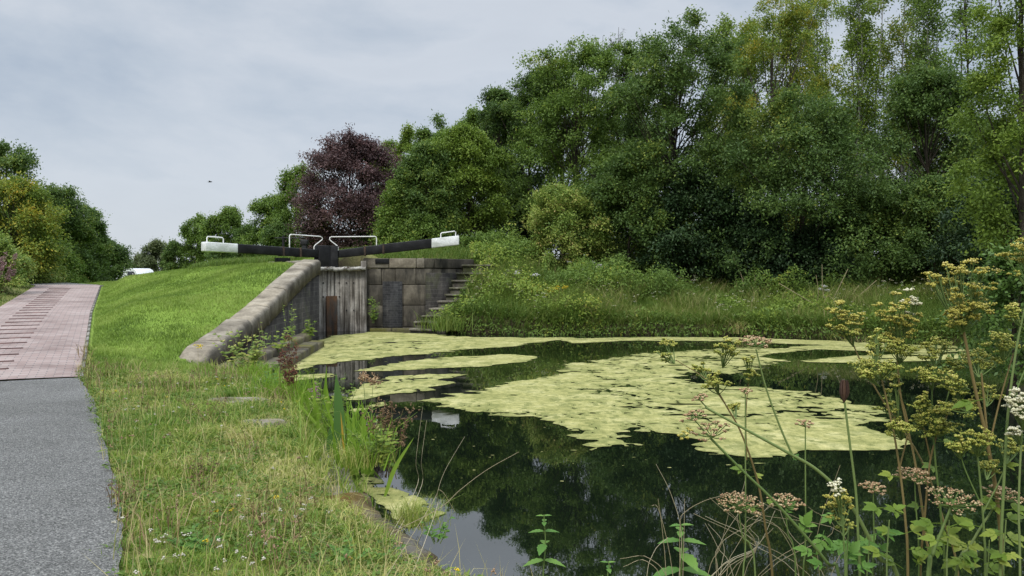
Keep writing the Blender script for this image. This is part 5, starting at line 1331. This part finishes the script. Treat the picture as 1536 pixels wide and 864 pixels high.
for i in range(14):
    a = i*2.399; q = math.sqrt(i/14); o_ = np.array([math.cos(a), math.sin(a), 0])*.010*q
    mb.tube(spline([c0, c0+o_*1.2+Zu*.028, c0+o_*.9+Zu*.060], 3), np.interp(np.linspace(0,4,len(spline([c0, c0+o_*1.2+Zu*.028, c0+o_*.9+Zu*.060], 3))),range(5),[.0015,.0024,.0026,.0024,.0012]), 5, tint=pr.uniform(.0,.35))
mb.build('bud_head', BUDM, hb)
for (px, py, rad, sx, lab, nr) in [(1310,738,24,2,'small pinkish hogweed head seen edge on over the dark water',16),(1372,722,34,10,'broad pink-brown hogweed head beside the brown meadowsweet stem',22),(1108,765,42,30,'drooping brown hogweed head above the dry grass',26),(1178,760,32,20,'brown hogweed head hidden behind the slanting stems',18),(1118,590,14,0,'tiny pinkish hogweed bud on a thin pale stem over the algae',8),(1208,640,18,0,'thin stemmed hogweed with a few pink rays over the algae',9)]:
    plant('hogweed', lab, 'plant', 2.1, [([(px+sx-4,890),(px+sx*.6,820),(px+sx*.2,py+40),(px,py)], .0035,.0022, True)], umbels=[(px,py,rad*.8,0,SEED_P,nr)], group=HG)
plant('hogweed', 'open hogweed umbel with green rays and brown seeds low at the right', 'plant', 1.95,
    [([(1390,890),(1400,830),(1415,790),(1426,762)], .0065,.004, True)], umbels=[(1427,760,38,.05,SEED_P,20)], group=HG)
plant('hogweed', 'hogweed with a flat pale head at the lower right behind the red stem', 'plant', 2.0,
    [([(1430,890),(1455,820),(1485,770),(1500,752)], .0055,.003, True)], umbels=[(1502,750,29,.1,SEED_P,18)], leaves=[(1440,840,60,200)], group=HG)
# yellow-green leafy sprays
for (px, lab, items) in [(1330,'yellow-green leafy shoot right of the slanting stems',[(1325,762,60,170),(1335,768,56,30),(1340,800,56,160),(1330,835,70,150)]),(1420,'yellow-green leafy shoot below the open umbel',[(1410,785,74,180),(1425,790,64,15),(1415,812,72,170),(1440,815,60,350),(1430,850,70,20)]),(1505,'yellow-green leafy shoot at the lower right edge',[(1500,760,60,170),(1515,765,60,0),(1500,780,60,20),(1510,830,70,180)]),(1270,'green lobed leafy shoot at the bottom between the slanting stems',[(1250,830,70,110),(1270,840,74,60),(1235,850,60,150),(1285,855,64,30)])]:
    plant('leafy_shoot', lab, 'plant', 1.95, [([(px,890),(px,840),(px+4,780)], .0035,.002, True)], leaves=items, group='leafy shoots in the right foreground', pinn=5 if px < 1300 else 3, leafmat_=LEAF_G if px < 1300 else LEAF_Y)
g = np.random.default_rng(77)
for (px, lab, m_) in ((1300,'small toothed shoot right of the lobed one',LEAF_G),(1395,'low yellow-green shoot at the bottom edge left of the open umbel',LEAF_Y),(1480,'yellow-green shoot right of the tall red-brown stem foot',LEAF_Y)):
    it = [(px+g.uniform(-30,30), g.uniform(790,864), g.uniform(46,70), g.uniform(-20,200)) for _ in range(6)]
    plant('leafy_shoot', lab, 'plant', 2.0, [([(px,890),(px+2,850),(px+4,810)], .003,.0018, True)], leaves=it, group='leafy shoots in the right foreground', pinn=5, leafmat_=m_)
# nettles at the bottom
for (px, yt, w_, lab) in [(816,772,34,'slender green nettle standing alone at the bottom centre over dark water'),(1022,786,52,'green nettle with broad top leaves among pale grass stems'),(912,842,34,'short nettle tip just showing between the two taller nettles')]:
    Y = 2.6; root = thing('nettle', lab, 'plant', tuple(ground_ext([(px,890),(px,yt)], Y)[0]), 'nettles at the bottom')
    P = ground_ext([(px-2,890),(px+2,(yt+864)/2),(px,yt)], Y); S = spline(P, 6)
    mb = MB(); mb.tube(S, np.linspace(.004,.0016,len(S)), 6); mb.build('stem', STEM_G, root)
    k = 0; y_ = yt+2
    while y_ < 900:
        p = np.array(at(px, y_, Y)); L = w_*(.35+.65*min(1,(y_-yt)/45))*Y/F
        for sd in (-1, 1):
            a = (k % 2)*1.4+pr.normal()*.2
            mb = MB(); leafblade(mb, p, np.array([sd*math.cos(a), sd*math.sin(a), .15-.25*min(1,(y_-yt)/60)]), np.array([0,-.1,1.]), L, L*.48, pr.uniform(.4,.9), teeth=5)
            mb.build('leaf', LEAF_G, root)
        y_ += 9+k*5; k += 1
# dry grass stems
def stalks(label, Y, lines, mat, name='dry_grass_stalk', cat='grass stalk', group='dry grass stalks', r=.0014, ear=None):
    P0 = ground_ext(lines[0], Y); root = thing(name, label, cat, tuple(P0[0]), group)
    for l in lines:
        S = spline(ground_ext(l, Y), 6); mb = MB(); mb.tube(S, np.linspace(r, r*.5, len(S)), 5, tint=pr.uniform(.3,1)); mb.build('stalk', mat, root)
    return root
stalks('pale dry stalk arching up and right from the kerb tuft over the water', 5.0, [[(655,765),(690,735),(730,705),(778,678)]], STEM_D, r=.0028)
stalks('bent thin stalk crossing the arching one by the kerb tuft', 5.2, [[(652,772),(656,740),(668,705),(697,655)],[(645,760),(660,735),(683,768)]], STEM_D, r=.0022)
stalks('pair of fine upright stalks by the dead flower stem', 6.5, [[(622,738),(624,690),(634,610)],[(628,740),(632,690),(640,630)]], STEM_D, r=.0026)
stalks('curved pale stalk left of the broad topped nettle', 2.5, [[(1018,890),(1022,800),(1006,740),(984,696)],[(1020,890),(1020,790),(1028,768),(1060,750),(1097,741)]], STEM_D)
stalks('upright pale stalks left of the broad topped nettle', 2.5, [[(1000,890),(994,800),(987,748)],[(1024,890),(1026,800),(1027,748)],[(1012,890),(990,770),(975,758)]], STEM_D)
stalks('low arching pale grass at the bottom between the nettles', 2.5, [[(968,890),(980,830),(1002,806)],[(1000,900),(970,842),(935,850)],[(1010,900),(975,838),(930,838)]], STEM_D)
g = np.random.default_rng(12); 
stalks('sheaf of dry grass stems under the drooping hogweed head', 2.3, [[(1060+g.uniform(-10,60),890),(1070+g.uniform(-10,70),820),(1060+g.uniform(-20,110),g.uniform(735,800))] for _ in range(14)], STEM_D, r=.0013)
stalks('criss-crossing pale grass stems behind the slanting hogweed', 2.4, [[(1140+g.uniform(-30,120),890),(1150+g.uniform(-50,120),800),(1160+g.uniform(-80,110),g.uniform(690,780))] for _ in range(9)], STEM_D, r=.0011)
# ------------------------------------------------------------------ plants on the near bank
def tuft(name, label, cat, px, py, Y, n, h, spread, mat, w_=.008, lean=(.2,.9), tint=(.3,.8), group=None, z=None):
    c = at(px, py, Y); zz = gz1(c.x, c.y) if z is None else z
    P = np.stack([c.x+pr.normal(size=n)*spread, c.y+pr.normal(size=n)*spread, np.full(n, zz-.02)], 1)
    mb = MB(); mb.blades(P, h*pr.uniform(.5,1.1,n), w_*pr.uniform(.7,1.3,n), pr.uniform(0,6.28,n), pr.uniform(*lean,n), np.clip(pr.uniform(*tint,n),0,1))
    return tag(mb.build(name, mat, origin=(c.x, c.y, zz)), label, cat, group)
tuft('grass_tuft','bright lime green grass tuft left of the dock leaves','grass tuft',432,640,10.6,420,.42,.20,G_BRIGHT,.011,(.2,.8),group='grass tufts on the near bank')
tuft('grass_tuft','smaller bright grass tuft behind the lime green one','grass tuft',385,600,12.6,300,.34,.20,G_BRIGHT,.011,(.2,.8),group='grass tufts on the near bank')
tuft('grass_tuft','straw green grass tuft hanging over the mossy kerb','grass tuft',622,815,5.75,330,.24,.085,G_ROUGH,.0045,(.3,1.2),(.35,.75),group='grass tufts on the near bank',z=.2)
tuft('grass_tuft','dry pale grass tuft drooping at the foot of the far bank','grass tuft',1107,495,25.9,160,.55,.14,G_ROUGH,.02,(.3,1.1),(.8,1.0),group='grass tufts on the far bank',z=.1)
tuft('grass_tuft','tall pale dry grass tuft on the far bank behind the leaning meadowsweet','grass tuft',1300,495,23.6,420,1.25,.5,G_ROUGH,.02,(.2,.9),(.55,.95),group='grass tufts on the far bank')
tuft('grass_tuft','green and straw grass tuft left of the broad leaved shrub','grass tuft',1395,500,21.5,380,1.2,.5,G_BANK,.02,(.2,.8),(.3,.9),group='grass tufts on the far bank')
tuft('grass_tuft','fine grass tuft below the dock leaves on the bank edge','grass tuft',545,760,7.4,260,.24,.13,G_ROUGH,.006,(.3,1.2),(.3,.8),group='grass tufts on the near bank',z=.25)
def blade_plant(name, label, cat, Y, leaves, mats, group=None):
    """long strap leaves: (px0,py0,px1,py1,width px,material,bend px)"""
    b0 = np.array(at(leaves[0][0], leaves[0][1], Y)); root = thing(name, label, cat, tuple(b0), group)
    for (x0,y0,x1,y1,wp,m_,bend) in leaves:
        yo = pr.uniform(-.15,.15)
        S = spline([at(x0,y0,Y), at((x0+x1)/2+bend,(y0+y1)/2,Y+yo*.6), at(x1,y1,Y+yo)], 5); n = len(S)
        prof_ = np.array([math.sin(math.pi*min(1,(.18+.82*i/(n-1))**1.15*.98+.02))**.8 for i in range(n)]); 
        w_ = wp*Y/F/2*np.maximum(prof_,.03)
        sd = np.array([1.,0.25,0]); sd /= np.linalg.norm(sd); nn = np.array([.25,-1,.2])
        V = []
        for i in range(n): V += [S[i]-sd*w_[i]+nn*w_[i]*.25, S[i], S[i]+sd*w_[i]+nn*w_[i]*.25]
        q = []
        for i in range(n-1): q += [(i*3,i*3+1,i*3+4,i*3+3),(i*3+1,i*3+2,i*3+5,i*3+4)]
        mb = MB(); mb.add(V, q=q, tint=pr.uniform(.35,.75)); mb.build('leaf', m_, root, smooth=True)
    return root
DOCK = leafmat('blue_green_dock_leaf', [(0,(0.06,0.13,0.03)),(.5,(0.095,0.19,0.045)),(1,(0.15,0.25,0.07))], .4)
ORANGE = leafmat('orange_dying_leaf', [(0,(0.34,0.22,0.03)),(.5,(0.45,0.28,0.04)),(1,(0.55,0.36,0.06))], .3)
WEED = leafmat('weed_leaf', [(0,(0.10,0.20,0.02)),(.5,(0.18,0.30,0.03)),(1,(0.28,0.40,0.06))], .4)
blade_plant('water_dock','tall pointed blue-green dock leaf standing above the bank plants','plant',8.3,[(508,702,504,560,17,DOCK,3),(505,700,495,640,12,DOCK,-4)],None)
blade_plant('yellow_flag','clump of upright flag iris blades with one orange dying leaf','plant',7.9,[(540,735,520,600,7,WEED,-4),(545,738,545,606,8,WEED,0),(538,735,530,615,7,WEED,-3),(550,738,542,598,7,WEED,3),(528,730,511,618,4,ORANGE,-3),(535,736,522,640,5,WEED,-4),(552,738,560,640,7,WEED,2),(556,735,548,660,8,WEED,4),(530,730,500,650,10,WEED,-8),(544,735,558,685,9,WEED,3)],None)
blade_plant('water_dock','broad bright green dock leaves beside the red seed stem','plant',9.4,[(474,672,476,603,22,WEED,-2),(470,672,452,585,7,WEED,-6),(480,672,500,590,7,WEED,4),(478,672,490,548,6,WEED,2),(466,672,440,612,9,WEED,-5),(486,675,512,640,12,WEED,6),(482,675,470,560,6,WEED,-3),(490,678,515,660,10,WEED,4),(484,676,488,570,10,WEED,6),(478,676,462,600,9,WEED,-4),(492,680,520,622,8,WEED,5)],None)
blade_plant('reed_blade','single long green blade leaning right from the kerb over the water','plant',6.9,[(577,745,621,656,7,WEED,-6)],None)
blade_plant('sedge_clump','wide clump of yellow-green sedge blades behind the flag iris','plant',8.8,[(505+pr.uniform(-25,35),712,505+pr.uniform(-70,75),pr.uniform(590,665),pr.uniform(4,7),G_BRIGHT if pr.random()<.6 else WEED,pr.uniform(-6,6)) for _ in range(20)],None)
def weed(name, label, cat, Y, px, py, h, nst, spread, stemm, leafm=None, leafL=.06, heads=None, hm=None, hr=.006, group=None, z=None, ln=9, hn=26, hl=.35):
    c = at(px, py, Y); zz = gz1(c.x, c.y) if z is None else z
    root = thing(name, label, cat, (c.x, c.y, zz), group)
    ml = MB(); mh = MB(); any_l = any_h = False
    for i in range(nst):
        b = np.array([c.x+pr.normal()*spread*.25, c.y+pr.normal()*spread*.25, zz-.02]); H = h*pr.uniform(.65,1.0)
        t = b+np.array([pr.normal()*spread, pr.normal()*spread*.6, H]); S = spline([b, (b+t)/2+pr.normal(size=3)*.03*h, t], 4)
        mb = MB(); mb.tube(S, np.linspace(.0035+.002*h,.0018,len(S)), 5, tint=pr.uniform(.2,.8)); mb.build('stem', stemm, root)
        if leafm is not None:
            for j in range(ln):
                f = pr.uniform(.15,.95); p = b+(t-b)*f; a = pr.uniform(0,6.28); L = leafL*(1.15-.6*f)*pr.uniform(.7,1.2)
                leafblade(ml, p, np.array([math.cos(a), math.sin(a), pr.uniform(-.1,.6)]), np.array([pr.normal()*.4,-.7,.8]), L, L*.5, pr.uniform(.2,.9), teeth=2); any_l = True
        if heads:
            for j in range(hn):
                f = 1-hl*pr.random(); p = b+(t-b)*f+pr.normal(size=3)*.028*np.array([1,1,.6])
                if hn <= 10:
                    m1 = MB(); m1.octas(p+pr.normal(size=(9,3))*hr*np.array([1.1,1.1,.4]), hr*pr.uniform(.4,.8,9), pr.uniform(0,1,9), .7); m1.build('flower_head', hm, root)
                else:
                    mh.octas(p+pr.normal(size=(4,3))*hr*.9, hr*pr.uniform(.6,1.1), pr.uniform(0,1), 1.0); any_h = True
    if any_l: ml.build('foliage', leafm, root)
    if any_h: mh.build('seed_sprays' if hn > 10 else 'flower_heads', hm, root)
    return root
REDW = leafmat('dark_red_seed', [(0,(0.07,0.025,0.018)),(.5,(0.13,0.045,0.03)),(1,(0.22,0.09,0.05))], .1)
BROWNS = leafmat('brown_seed', [(0,(0.08,0.05,0.025)),(.5,(0.16,0.10,0.05)),(1,(0.27,0.18,0.09))], .1)
PINK = leafmat('pink_petal', [(0,(0.35,0.10,0.26)),(.5,(0.50,0.18,0.38)),(1,(0.62,0.30,0.50))], .3)
WHITE = leafmat('white_petal', [(0,(0.50,0.50,0.46)),(.5,(0.68,0.68,0.64)),(1,(0.80,0.80,0.78))], .2)
YELLOW = leafmat('yellow_petal', [(0,(0.50,0.36,0.02)),(.5,(0.66,0.50,0.03)),(1,(0.78,0.62,0.06))], .2)
weed('red_dock','dark red seeding dock stem behind the lime green tuft','plant',10.3,437,650,.98,5,.10,STEM_B,WEED,.08,True,REDW,.009,hn=60,hl=.6,ln=3)
weed('willowherb','pink flowered willowherb left of the dark water reflection','plant',9.9,463,655,1.05,5,.16,STEM_G,WEED,.085,True,PINK,.011,hn=5,hl=.08,ln=16)
weed('dead_flower_stem','brown dead flower stems at the water side of the flag iris','plant',7.6,583,722,.80,8,.14,STEM_B,None,.05,True,BROWNS,.009,hn=34,hl=.55,z=.06)
weed('angelica_seedhead','brown seed head on a thin stem above the flag iris','plant',8.0,556,735,1.12,2,.05,STEM_G,WEED,.06,True,SEED_P,.009,hn=40,hl=.07,ln=3,z=.06)
weed('bank_weed','yellow-green low weed below the flag iris','plant',7.6,560,735,.36,10,.14,STEM_G,WEED,.075,ln=11,z=.22)
weed('bank_weed','leafy green weed at the path side of the kerb','plant',6.6,500,760,.26,9,.14,STEM_G,LEAF_G,.075,ln=12,group='leafy weeds in the verge')
weed('bank_weed','leafy green weeds at the bottom edge beside the path','plant',4.4,300,850,.12,12,.15,STEM_G,LEAF_G,.06,ln=10,group='leafy weeds in the verge')
weed('bank_weed','leafy weed clump at the bottom of the verge near the mossy kerb','plant',4.5,520,840,.18,12,.2,STEM_G,LEAF_G,.06,ln=10,group='leafy weeds in the verge')
weed('bank_weed','small willowy weed at the water end of the kerb tuft','plant',5.5,655,805,.22,6,.06,STEM_G,LEAF_G,.05,ln=10,z=.15)
weed('verge_seedstem','reddish dead seed stems in the verge near the path bend','plant',5.6,300,770,.30,6,.12,STEM_B,None,.04,True,BROWNS,.005,hn=16,hl=.6,group='dead seed stems in the verge')
weed('verge_seedstem','brown dead seed stem at the edge of the asphalt','plant',5.2,180,790,.22,5,.06,STEM_B,None,.04,True,BROWNS,.004,hn=14,hl=.7,group='dead seed stems in the verge')
weed('verge_seedstem','dead brown stalks in the upper verge below the flat stones','plant',8.2,315,660,.42,5,.16,STEM_B,None,.04,True,BROWNS,.005,hn=14,hl=.5,group='dead seed stems in the verge')
for (px, py, Y, lab) in ((452,668,9.9,'sheaf of bright blades just left of the broad dock leaves'),(528,712,8.6,'sheaf of bright blades right of the broad dock leaves'),(560,745,7.5,'sheaf of short bright blades at the foot of the leaning reed blade'),(405,628,11.6,'sheaf of bright blades below the ledge shrub')):
    tuft('grass_tuft', lab, 'grass tuft', px, py, Y, 70, .5, .12, G_BRIGHT, .014, (.15,.8), (.1,.9), 'grass tufts on the near bank', z=.22)
for (px, py, Y, h, m_, lab) in ((420,640,11,.55,LEAF_G,'leafy willowherb shoots behind the lime green tuft'),(495,690,9.0,.75,LEAF_Y,'pale leafy stems between the dock leaves and the flag iris'),(575,735,7.4,.5,LEAF_Y,'yellow-green leafy stems by the dead flower stems')):
    weed('bank_weed', lab, 'plant', Y, px, py, h, 10, .16, STEM_G, m_, .085, ln=16, z=.2)
# plants on the ledge
weed('ledge_shrub','bushy dusty green shrub growing on the mossy ledge','bush',14.3,378,552,.92,16,.26,STEM_B,L_BRAM,.12,ln=26,z=.2,group='plants on the stone ledge')
weed('ledge_shrub','dark low plant under the dusty green ledge shrub','bush',13.9,396,558,.40,12,.22,STEM_B,L_DARK,.10,ln=20,z=.15,group='plants on the stone ledge')
weed('ledge_plant','yellow leaved plant on the middle of the ledge','plant',17.6,418,525,.62,7,.16,STEM_G,LEAF_Y,.14,ln=10,z=.3,group='plants on the stone ledge')
weed('ledge_plant','yellow-green plant at the far end of the ledge','plant',21.0,465,508,.62,6,.14,STEM_G,LEAF_Y,.14,ln=11,z=.35,group='plants on the stone ledge')
weed('ledge_plant','tall thin willowherb against the dark brick of the wing wall','plant',18.8,438,520,1.25,4,.08,STEM_G,L_LIGHT,.10,ln=16,z=.3,group='plants on the stone ledge')
weed('ledge_plant','thin pale stems leaning on the wing wall above the shrub','plant',15.8,398,540,1.15,3,.10,STEM_D,L_LIGHT,.06,ln=6,z=.25,group='plants on the stone ledge')
weed('wall_plant','small green plant rooted in the wall right of the gate','plant',28.2,560,494,1.1,9,.12,STEM_G,L_MID,.13,ln=16,z=.3)
weed('dandelion','single yellow dandelion in front of the sloping wall end','flower',13.2,297,555,.62,1,.01,STEM_D,None,.05,True,YELLOW,.02,hn=4,hl=.01)
for (px, py, Y, lab) in ((672,492,27.1,'leafy clump covering the right end of the lowest stone steps'),(708,466,27.6,'leafy clump beside the middle of the stone steps')):
    weed('bank_weed', lab, 'plant', Y, px, py, .95, 16, .42, STEM_G, L_LIGHT, .17, ln=22, z=.15 if px < 680 else .5, group='leafy clumps beside the steps')
tuft('grass_tuft','long grass tuft hanging over the lowest stone steps','grass tuft',672,495,26.9,380,.8,.4,G_BANK,.02,(.3,1.2),(.2,.8),group='grass tufts on the far bank',z=.15)
# far bank flowers
weed('ragwort','yellow flowered ragwort on the far grassy bank','flower',28.0,836,455,.75,5,.12,STEM_G,L_LIGHT,.12,True,YELLOW,.030,hn=9,hl=.15,ln=10)
weed('wild_carrot','white flower heads in front of the dark bush','flower',31.0,893,432,1.0,6,.35,STEM_G,L_MID,.12,True,WHITE,.035,hn=8,hl=.04,ln=8,group='white flowers on the far bank')
weed('wild_carrot','white flower heads on the bank left of the ragwort','flower',29.0,795,435,.75,5,.25,STEM_G,L_MID,.12,True,WHITE,.03,hn=7,hl=.04,ln=8,group='white flowers on the far bank')
weed('wild_carrot','single pale flower head on the bank before the layered bush','flower',28.0,1232,445,.75,3,.2,STEM_G,L_LIGHT,.16,True,WHITE,.03,hn=9,hl=.05,ln=14,group='white flowers on the far bank')
weed('rosebay_willowherb','faded pink rosebay willowherb at the left edge above the ramp','plant',25.0,-6,455,1.6,14,.35,STEM_B,L_MID,.10,True,leafmat('faded_pink_seed', [(0,(0.20,0.11,0.12)),(.5,(0.30,0.18,0.18)),(1,(0.40,0.27,0.26))], .2),.02,hn=30,hl=.4,ln=10)
for (px, lab) in ((1247,'bare dry reed stems on the far bank'),(1130,'bare broken stems at the edge of the dark wood')):
    Y = 29.5 if px < 1200 else 27.0
    root = thing('dead_reed', lab, 'dead reed', tuple(at(px, 455, Y)), 'dead stems on the far bank')
    for k in range(6):
        b = np.array(at(px+pr.uniform(-28,28), 452, Y)); b[2] = gz1(b[0], b[1]); t = b+np.array([pr.normal()*.6, pr.normal()*.3, pr.uniform(.8,1.7)])
        mb = MB(); mb.tube(spline([b,(b+t)/2+pr.normal(size=3)*.12,t],4), .012, 4, tint=.4); mb.build('stem', STEM_D, root)
